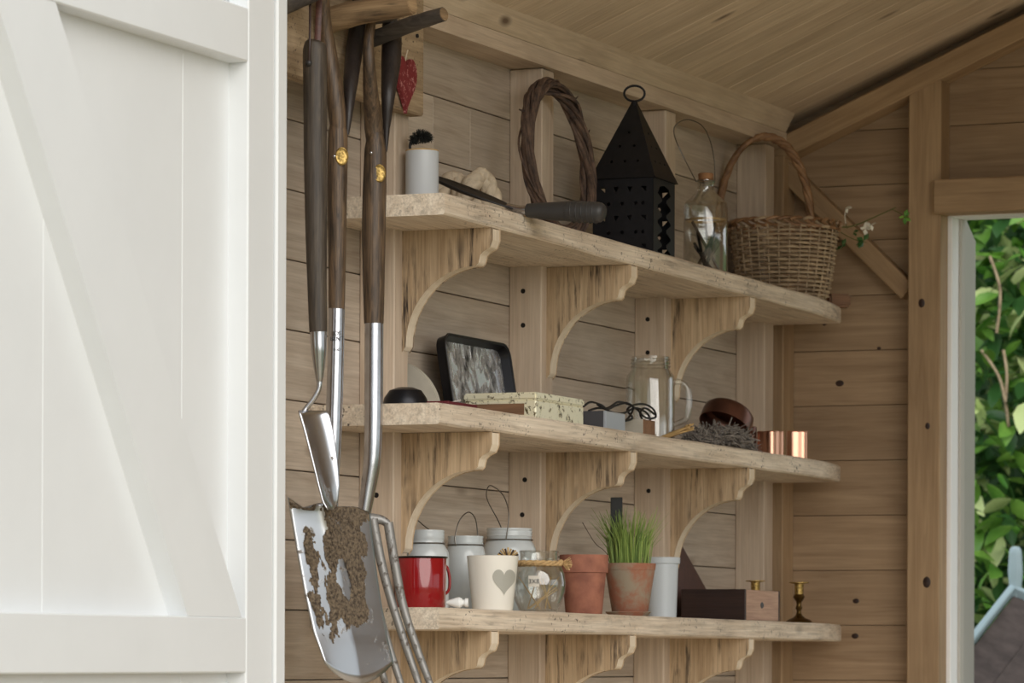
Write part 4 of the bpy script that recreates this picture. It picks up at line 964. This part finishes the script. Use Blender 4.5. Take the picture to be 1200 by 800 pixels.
# pale painted jars with wire handles
def jar(name, lab, u, x, wb, wn_, vn, vs, wire, vt_ring=None):
    p = on(u, 2, x); m = mpp(p); zz = lambda v: Z(p, v, u) - p.z
    o = thing(name, lab, 'jar', p, facing(p), 'pale painted jars'); rb, rn = wb / 2 * m, wn_ / 2 * m; t = .0026
    pr = [(0, 0), (rb * .92, 0), (rb, .005), (rb, zz(vs + 16)), (rb * .97, zz(vs + 9)), (rn * 1.02, zz(vs + 1)), (rn * .97, zz(vs)), (rn * .97, zz(vn + 10)), (rn, zz(vn + 9)), (rn * .97, zz(vn + 7)), (rn, zz(vn + 5)), (rn * .97, zz(vn + 3)), (rn, zz(vn + 1.5)), (rn * .98, zz(vn)), (rn - t, zz(vn)), (rn - t, zz(vs)), (rb - t, zz(vs + 14)), (rb - t, .008), (0, .007)]
    lathe_ob('jar_body', pr, 'whitejar', o, 36, angle=50)
    zr_ = zz(vs - 1.5); bm = bmesh.new(); ring(bm, (0, 0, zr_), rn * 1.01, .0011, 32, 6); finish(bm, 'wire_collar', 'steelwire', o, True)
    tube_ob('wire_handle', spline([(a * m, b * m, zz(v)) for a, b, v in wire], 6), .0010, 'steelwire', o, 6)
    return o
jar('painted_jar', 'pale painted jar with wire handle folded down behind the red mug', 500.5, -2.568, 53, 42, 621, 638, [(20, -8, 637), (12, -6, 628), (-3, 0, 616), (-14, 4, 608), (-20, 7, 618), (-21, 8, 637)])
jar('painted_jar', 'tall pale painted jar with wire loop between red mug and heart pot', 546, -2.562, 48, 42, 628, 640, [(-11, -18, 640), (-12, -17, 628), (-7, -10, 610), (3, 0, 600), (11, 10, 606), (14, 16, 622), (15, 16, 640)])
jar('painted_jar', 'wide-mouthed pale painted jar with tall wire loop behind the heart pot', 597.5, -2.556, 64, 54, 619, 634, [(-5, 26, 633), (-12, 20, 612), (-25, 6, 588), (-27, 0, 576), (-22, -4, 569), (-8, -14, 580), (-1, -22, 600), (-2, -27, 620), (-4, -27, 633)])
# small white plastic bulb lying down
p = on(537, 2, -2.432); m = mpp(p); o = thing('plastic_nozzle', 'small white plastic nozzle lying between red mug and heart pot', 'nozzle', p, facing(p) - .1)
lathe_ob('nozzle_body', [(0, -13 * m), (.002, -13 * m), (.0045, -9 * m), (6 * m, -1 * m), (6.5 * m, 2 * m), (5 * m, 5 * m), (3.6 * m, 6 * m), (3.6 * m, 8 * m), (5.2 * m, 9 * m), (5.2 * m, 12.5 * m), (0, 13 * m)], 'bulb', o, 20, Matrix.Translation((0, 0, 6.6 * m)) @ Matrix.Rotation(math.pi / 2, 4, 'Y'))
# cream pot with grey heart
p = on(578, 2, -2.468); m = mpp(p); zz = lambda v: Z(p, v, 578) - p.z
o = thing('heart_pot', 'cream ceramic pot with a grey heart on its side', 'pot', p, facing(p)); h = zz(651); r0, r1 = 24 * m, 30.5 * m
lathe_ob('pot_body', [(0, 0), (r0 * .96, 0), (r0, .003), (r1, h - .001), (r1 - .0015, h), (r1 - .003, h - .001), (r0 - .003, .006), (0, .005)], 'ceramic', o, 44)
hc = Vector((13.5 * m, zz(698)))
bm = bmesh.new(); hp_ = heart(40, 27 * m, 31 * m); C0 = None
def onpot(a, b, off=.0007):
    z = b; rr = r0 + (r1 - r0) * z / h + off; x = a; y = -math.sqrt(max(rr * rr - x * x, 1e-8)); return (x, y, z)
inner = []
for s_k in (1.0, .66, .33):
    inner.append([bm.verts.new(onpot(hc.x + a * s_k, hc.y + 17 * m + (b - 17 * m) * s_k)) for a, b in hp_])
cv = bm.verts.new(onpot(hc.x, hc.y + 17 * m))
for A_, B_ in zip(inner, inner[1:]):
    for i in range(40): bm.faces.new((A_[i], A_[(i + 1) % 40], B_[(i + 1) % 40], B_[i]))
for i in range(40): bm.faces.new((inner[2][i], inner[2][(i + 1) % 40], cv))
q = finish(bm, 'heart_motif', 'heartgrey', o, True); q['label'] = 'grey heart'
# straw star twigs in the pot
o = thing('straw_twigs', 'bunch of short cut straw twigs in the cream heart pot', 'twigs', p + Vector((0, 0, .0065)), facing(p)); rnd = random.Random(4)
for k in range(11):
    a = math.pi * (k + .5) / 11; tube_ob('twig', [(12 * m, rnd.uniform(-.004, .004), .004), (18 * m, .0, h - .012), (18 * m + 12 * m * math.cos(a), rnd.uniform(-.008, .008), h + 9 * m * math.sin(a) * rnd.uniform(.8, 1.1) - .006)], [.0012, .0014, .0016], 'straw' if k % 3 else 'twig', o, 6)
# round glass jar with jute rope
p = on(632, 2, -2.468); m = mpp(p); zz = lambda v: Z(p, v, 632) - p.z
o = thing('round_glass_jar', 'round clear glass jar with jute rope tied at its neck', 'jar', p, facing(p)); R0 = 32 * m; rn = 22.5 * m
pr = [(0, 0), (R0 * .62, 0), (R0 * .70, .002), (R0 * .86, zz(705)), (R0 * .97, zz(694)), (R0, zz(683)), (R0 * .95, zz(672)), (R0 * .84, zz(664)), (rn, zz(659)), (rn, zz(648)), (rn * 1.04, zz(646)), (rn, zz(645))]
lathe_ob('glass_body', pr + [(r_ - .002, z_) for r_, z_ in pr[::-1][:-2]] + [(R0 * .6, .004), (0, .004)], 'glass', o, 40)
for k in range(1):
    for off in (0, 2.094, 4.189):
        pts = [((rn + .0044 + .0027 * math.cos(i * .7 + off)) * math.cos(6.2832 * i / 60), (rn + .0044 + .0027 * math.cos(i * .7 + off)) * math.sin(6.2832 * i / 60), zz(660 - 4.2 * k) + 0.0027 * math.sin(i * .7 + off)) for i in range(60)]
        tube_ob('rope_turn', pts, .0023, 'rope', o, 6, True)
bm = bmesh.new()
for k in range(90):
    b_ = Vector((rn + 4 * m, -.010, zz(659))); d = Vector((1, rnd.gauss(0, .35), rnd.gauss(-.25, .35))).normalized(); tube(bm, [b_, b_ + d * rnd.uniform(.010, .019)], .0007, 4)
bmesh.ops.create_uvsphere(bm, u_segments=10, v_segments=8, radius=.0055, matrix=Matrix.Translation((rn + 3 * m, -.010, zz(659)))); finish(bm, 'rope_tassel', 'rope', o, True)['kind'] = 'stuff'
def lab_pt(a, b): rr = R0 * 1.002 + .0004; return (a * m, -math.sqrt(rr * rr - (a * m) ** 2 - ((b - 683) * m) ** 2 * .8), zz(b))
bm = bmesh.new(); g3 = [[bm.verts.new(lab_pt(-12 + 3.2 * i, 675 + 3.2 * j)) for i in range(5)] for j in range(5)]
for j in range(4):
    for i in range(4): bm.faces.new((g3[j][i], g3[j][i + 1], g3[j + 1][i + 1], g3[j + 1][i]))
q = finish(bm, 'price_sticker', 'paper', o, True); q['label'] = 'small pale square sticker'
cu = bpy.data.curves.new('lettering', 'FONT'); cu.body = '3X8'; cu.size = 7.5 * m; cu.align_x = 'CENTER'; cu.extrude = .0002
tmp = bpy.data.objects.new('tmp', cu); COL.objects.link(tmp); me = bpy.data.meshes.new_from_object(tmp.evaluated_get(bpy.context.evaluated_depsgraph_get())); bpy.data.objects.remove(tmp)
me.materials.clear(); me.materials.append(M['charcoal']); lp = Vector(lab_pt(-5.6, 684)); link('lettering', me, o, Matrix.Translation(lp + Vector((0, -.0012, 0))) @ Matrix.Rotation(math.pi / 2, 4, 'X'))
for k in range(8):
    a = rnd.uniform(0, 6.28); tube_ob('dry_stem', [(R0 * .5 * math.cos(a), R0 * .5 * math.sin(a), .006), (R0 * .75 * math.cos(a + 2), R0 * .7 * math.sin(a + 2), zz(rnd.uniform(670, 690)))], .0009, 'straw', o, 4)
# terracotta pot
def tpot(name, lab, u, x, w0, w1, wr_, vt, vr, mat, z0=0.0, label_cat='pot'):
    p = on(u, 2, x) + Vector((0, 0, z0)); m = mpp(p); zz = lambda v: Z(p, v, u) - p.z
    o = thing(name, lab, label_cat, p, facing(p)); h = zz(vt); hr = zz(vr); a, b, c = w0 / 2 * m, w1 / 2 * m, wr_ / 2 * m
    pr = [(0, 0), (a * .95, 0), (a, .002), (b, hr), (c, hr + .0005), (c * 1.03, h - .002), (c * 1.02, h), (c * .92, h), (b * .9, hr), (a * .9, .008), (0, .007)]
    lathe_ob('pot_body', pr, mat, o, 40, angle=40); return o, m, h, c
tpot('terracotta_pot', 'empty terracotta pot with thick rim beside the round glass jar', 685, -2.478, 43, 52, 56, 650, 671, 'terra')
# saucer and grass pot
p = on(737, 2, -2.474); m = mpp(p); o = thing('pot_saucer', 'shallow terracotta saucer under the grass pot', 'saucer', p); r = 27 * m
lathe_ob('saucer_body', [(0, 0), (r * .8, 0), (r, .007), (r * .97, .008), (r * .78, .003), (0, .003)], 'terra_old', o, 36)
o, m, h, c = tpot('grass_pot', 'limescaled terracotta pot growing a tuft of green grass', 739, -2.474, 42, 58, 59, 660, 668, 'terra_old', .0036)
lathe_ob('soil', [(c * .9, h - .008), (c * .5, h - .004), (0, h - .003)], 'soil', o, 24)
rnd = random.Random(21)
for k in range(290):
    a = rnd.uniform(0, 6.28); q = c * .8 * math.sqrt(rnd.random()); b_ = Vector((q * math.cos(a), q * math.sin(a), h - .006)); le = rnd.uniform(38, 74) * m
    out = Vector((math.cos(a), math.sin(a), 0)) * (q / c) * le * rnd.uniform(.1, .7) + Vector((rnd.gauss(0, .006), rnd.gauss(0, .006), 0)); w = rnd.uniform(.0007, .0012)
    t1, t2 = b_ + out * .25 + Vector((0, 0, le * .55)), b_ + out + Vector((0, 0, le * rnd.uniform(.82, 1.0)))
    s = Vector((math.cos(a + 1.57), math.sin(a + 1.57), 0)); s = (s + RV).normalized() * w; f_ = s.cross(Vector((0, 0, 1))) * .5
    bm = bmesh.new(); rings = []
    for c_, k_ in ((b_, 1), (t1, 1), (t2, .25)): rings.append([bm.verts.new(c_ + v_ * k_) for v_ in (-s, f_, s)])
    for A_, B_ in zip(rings, rings[1:]):
        for i in range(3): bm.faces.new((A_[i], A_[(i + 1) % 3], B_[(i + 1) % 3], B_[i]))
    finish(bm, 'grass_blade', 'grass', o, True)
tube_ob('grass_blade', spline([Vector((-c * .6, 0, h - .004)), Vector((-c * 1.0, 0, h + 14 * m)), Vector((-c * 1.4, 0, h + 24 * m)), Vector((-c * 1.9, 0, h + 48 * m))], 5), .0007, 'twig', o, 4)
lb = on(718, 2, -2.505); bz = Z(lb, 583, 718) - lb.z
bm = bmesh.new(); box2(bm, (-7 * m, -.0015, h - .03), (7 * m, .0015, h + 77 * m)); tg = thing('slate_label', 'black slate plant label stuck in the grass pot', 'plant label', o.location.copy() + Vector((-.0255, -.0, .001)), facing(o.location)); finish(bm, 'label_blade', 'slate', tg, False, .0008)
# pale square tin pot
p = on(777, 2, -2.545); m = mpp(p); zz = lambda v: Z(p, v, 777) - p.z; o = thing('enamel_planter', 'blue-white enamel planter with rolled rim behind the grass pot', 'planter', p, facing(p)); h = zz(653); w0, w1 = 16.5 * m, 18.5 * m
lathe_ob('planter_body', [(0, 0), (w0 * 1.0, 0), (w1, h - 6 * m), (w1, h), (w1 - .002, h), (w0 - .002, .004), (0, .004)], 'whitetin', o, 36); 
bm = bmesh.new(); lathe(bm, [(w1 - .0005, h - 8 * m), (w1 + 2 * m, h - 7 * m), (w1 + 2.2 * m, h), (w1 - .001, h + .0005), (w1 - .001, h - 8 * m)], 36); finish(bm, 'rim_band', 'whitetin', o, True)
# red-brown triangular board leaning on the wall
A_, B_, C_ = pix(790, 690, x=-2.585), pix(832, 690, x=-2.585), pix(792, 634, x=-2.585)
zb0 = zsh(2, A_.y) + .001
bm = bmesh.new(); prism(bm, [(A_.y - .02, zb0), (B_.y + .06, zb0), (C_.y, C_.z), (A_.y - .02, C_.z - .012)], -2.592, -2.578, 'YZ'); bmesh.ops.translate(bm, vec=-Vector((-2.585, A_.y, zb0)), verts=bm.verts[:])
o = tag(finish(bm, 'corner_board', 'redwood', None, False, .001), 'red-brown triangular board standing behind the dark wooden box', 'board'); o.location = (-2.585, A_.y, zb0)
# dark wooden box with pale end
yA = pix(873, 700, x=-2.425).y; yB = pix(914, 700, x=-2.425).y; p = Vector((-2.425, yA, zsh(2, yA) + .0008)); h = Z(p, 690, 873) - p.z; wx = -2.425 - pix(798, 700, y=yA).x
o = thing('wooden_box', 'open dark wooden box with a paler pinkish side on the lowest shelf', 'box', p); ln = yB - yA
box_ob('front_panel', (-wx, 0, 0), (0, .008, h), 'darkwood', o); box_ob('rear_panel', (-wx, ln - .008, 0), (0, ln, h), 'darkwood', o)
q = box_ob('side_panel', (-.008, .008, 0), (0, ln - .008, h - .001), 'boxend', o); q['label'] = 'paler pinkish wooden side'; box_ob('side_panel', (-wx, .008, 0), (-wx + .008, ln - .008, h), 'darkwood', o); box_ob('bottom_panel', (-wx + .008, .008, .001), (-.008, ln - .008, .007), 'darkwood', o)
bm = bmesh.new(); lathe(bm, [(0, 0), (.006, 0), (.005, .001), (0, .001)], 12, Matrix.Translation((0.0002, ln * .48, h * .5)) @ Matrix.Rotation(math.pi / 2, 4, 'Y')); bmesh.ops.scale(bm, vec=(1, 1.5, 1), verts=bm.verts[:], space=Matrix.Translation((0, -ln * .48, 0))); finish(bm, 'knot', 'charcoal', o)
# brass candlesticks
def stick(lab, u, x, vt):
    p = on(u, 2, x); m = mpp(p); H_ = Z(p, vt, u) - p.z; o = thing('candlestick', lab, 'candlestick', p, 0, 'brass candlesticks'); k = m
    lathe_ob('foot', [(0, 0), (15 * k, 0), (15.5 * k, 2 * k), (13 * k, 4 * k), (8 * k, 6 * k), (4 * k, 9 * k), (3 * k, 12 * k), (0, 12 * k)], 'oldbrass', o, 28)
    lathe_ob('stem', [(0, 11 * k), (3 * k, 11 * k), (2.6 * k, 15 * k), (4.2 * k, 18 * k), (2.8 * k, 21 * k), (3.2 * k, 25 * k), (5.5 * k, 28 * k), (7 * k, 31 * k), (5.2 * k, 34 * k), (0, 34 * k)], 'oldbrass', o, 24)
    lathe_ob('candle_cup', [(0, 33 * k), (5 * k, 33 * k), (5.4 * k, H_ - 2 * k), (11.5 * k, H_ - 1 * k), (11.5 * k, H_), (4.6 * k, H_), (4.4 * k, 36 * k), (0, 36 * k)], 'brass', o, 24)
stick('brass candlestick alone at the far end of the lowest shelf', 937, -2.47, 682)
stick('brass candlestick mostly hidden behind the dark wooden box', 886, -2.54, 680)

# ================================================================== garden behind the doorway
hb_ = Vector((-2.2, 10.3, -.12))
o = thing('laurel_hedge', 'dense glossy green laurel hedge seen through the back doorway', 'hedge', hb_)
def leafmesh(mat, L_=.085, W_=.038):
    bm = bmesh.new(); G = []
    for j, (t, w) in enumerate(((0, .08), (.25, .8), (.55, 1), (.8, .62), (1, .04))):
        G.append([bm.verts.new((s * W_ / 2 * w, t * L_, -.012 * t * t + .006 * abs(s) * w)) for s in (-1, 0, 1)])
    for a, b in zip(G, G[1:]):
        for i in range(2): bm.faces.new((a[i], a[i + 1], b[i + 1], b[i]))
    bmesh.ops.recalc_face_normals(bm, faces=bm.faces[:])
    me = bpy.data.meshes.new('leaf'); bm.to_mesh(me); bm.free(); me.materials.append(M[mat])
    for pq in me.polygons: pq.use_smooth = True
    return me
LM = [leafmesh('leaf'), leafmesh('leaf_dark'), leafmesh('leaf_light', .09, .042), leafmesh('leaf', .07, .032)]
rnd = random.Random(31)
def leafmat(pos):
    q = Matrix.Rotation(rnd.uniform(-1.3, 1.3), 4, 'Z') @ Matrix.Rotation(rnd.uniform(-1.2, .9) , 4, 'X') @ Matrix.Rotation(rnd.uniform(-.8, .8), 4, 'Y') @ Matrix.Rotation(math.pi + rnd.uniform(-.9, .9), 4, 'Z')
    s = rnd.uniform(.75, 1.35); q = q @ Matrix.Diagonal((s, s, s, 1)); q.translation = pos; return q
def frontpos():
    u, v = rnd.uniform(1118, 1215), rnd.uniform(235, 800); return pix(u, v, y=9.75 + rnd.random() ** 1.5 * .30 + .10 * noise.noise((u * .05, v * .03, 0)))
for k in range(296):
    link('leaf', LM[rnd.choice((0, 0, 1, 2, 3, 3, 1, 1))], o, leafmat(frontpos() - hb_))
vs_, fs_, ms_ = [], [], []
for k in range(15000):
    me = LM[0]; x = rnd.uniform(-3.6, -.6); z = rnd.uniform(-.1, 3.1); y = 9.95 + rnd.random() * .55 + .12 * noise.noise((x * 2, z * 2, 3)); mt = leafmat(Vector((x, y, z)) - hb_); b0_ = len(vs_)
    vs_ += [tuple(mt @ v.co) for v in me.vertices]; fs_ += [tuple(b0_ + i for i in pq.vertices) for pq in me.polygons]; ms_ += [rnd.choice((0, 1, 1, 2))] * len(me.polygons)
me = bpy.data.meshes.new('foliage'); me.from_pydata(vs_, [], fs_)
for nm in ('leaf', 'leaf_dark', 'leaf_light'): me.materials.append(M[nm])
me.polygons.foreach_set('material_index', ms_); me.update(); f_ = link('foliage', me, o); f_['kind'] = 'stuff'
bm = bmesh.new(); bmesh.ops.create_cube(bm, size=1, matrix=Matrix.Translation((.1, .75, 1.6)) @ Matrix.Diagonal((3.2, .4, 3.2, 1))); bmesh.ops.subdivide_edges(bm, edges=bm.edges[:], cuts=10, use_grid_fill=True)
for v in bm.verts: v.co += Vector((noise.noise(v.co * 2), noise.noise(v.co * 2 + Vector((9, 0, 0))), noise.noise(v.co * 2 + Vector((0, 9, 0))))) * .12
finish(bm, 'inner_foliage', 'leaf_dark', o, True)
for pts in ([(1150, 410), (1170, 440), (1178, 470), (1182, 500)], [(1176, 410), (1180, 440), (1178, 470)], [(1160, 300), (1172, 340), (1168, 390)]):
    tube_ob('branch', spline([pix(u, v, y=9.72) - hb_ for u, v in pts], 5), .004, 'willow', o, 6)
# low shingled roof with pale blue edging
def RP(u, v, d): return pix(u, v, D=d)
c1, c2, c3, c4 = RP(1122, 782, 8.95), RP(1188, 698, 9.35), RP(1330, 700, 9.35), RP(1330, 980, 8.5); c5 = RP(1110, 980, 8.55)
nr = (c2 - c1).cross(c4 - c1).normalized(); nr = nr if nr.z > 0 else -nr
base = Vector((c1.x, c1.y, -.12)); o = thing('coop_roof', 'low dark boarded roof edged in pale blue beyond the doorway', 'roof', base)
ex = (c2 - c1).normalized(); ey = nr.cross(ex); 
def plane_pt(a, b, h=0): return c1 + ex * a + ey * b + nr * h - base
sgn = 1 if (c4 - c1).dot(ey) > 0 else -1; Lx = (c2 - c1).length
for j in range(13):                                                  # weathered boards running parallel to the edge
    b0_, b1_ = j * .09 * sgn, (j * .09 + .0885) * sgn; bm = bmesh.new(); hh2 = .004 * (j % 2)
    P = [plane_pt(-.45, b0_, hh2), plane_pt(Lx, b0_, hh2), plane_pt(Lx, b1_, hh2), plane_pt(-.45, b1_, hh2)]
    A_ = [bm.verts.new(q) for q in P]; B_ = [bm.verts.new(q - nr * .012) for q in P]; bm.faces.new(A_); bm.faces.new(B_[::-1])
    for q in range(4): bm.faces.new((A_[q], A_[(q + 1) % 4], B_[(q + 1) % 4], B_[q]))
    finish(bm, 'roof_board', 'shingle', o)
bm = bmesh.new(); P = [plane_pt(-.45, 0, -.01), plane_pt(Lx, 0, -.01), plane_pt(Lx, 1.2 * sgn, -.01), plane_pt(-.45, 1.2 * sgn, -.01)]; A_ = [bm.verts.new(q) for q in P]; B_ = [bm.verts.new((q.x, q.y, 0)) for q in P]; bm.faces.new(A_); bm.faces.new(B_[::-1])
for q in range(4): bm.faces.new((A_[q], A_[(q + 1) % 4], B_[(q + 1) % 4], B_[q]))
finish(bm, 'coop_wall', 'darkwood', o)
def bar(nm, a, b, w, t): board(nm, o, a, b, nr, w, t, 'blueedge', .003)
bar('edge_board', plane_pt(-.45, -.012 * sgn, .004), plane_pt(Lx + .01, -.012 * sgn, .004), .034, .016)
bar('edge_board', plane_pt(Lx + .01, -.012 * sgn, .004), plane_pt(Lx + .01, 1.2 * sgn, .004), .034, .016)
ft = RP(1190, 640, 9.36) - base; fb = RP(1190, 700, 9.36) - base
bm = bmesh.new(); tube(bm, spline([fb, fb.lerp(ft, .5), ft.lerp(fb, .1), ft], 4), [.012, .018, .015, .006], 8); finish(bm, 'finial', 'blueedge', o, True)
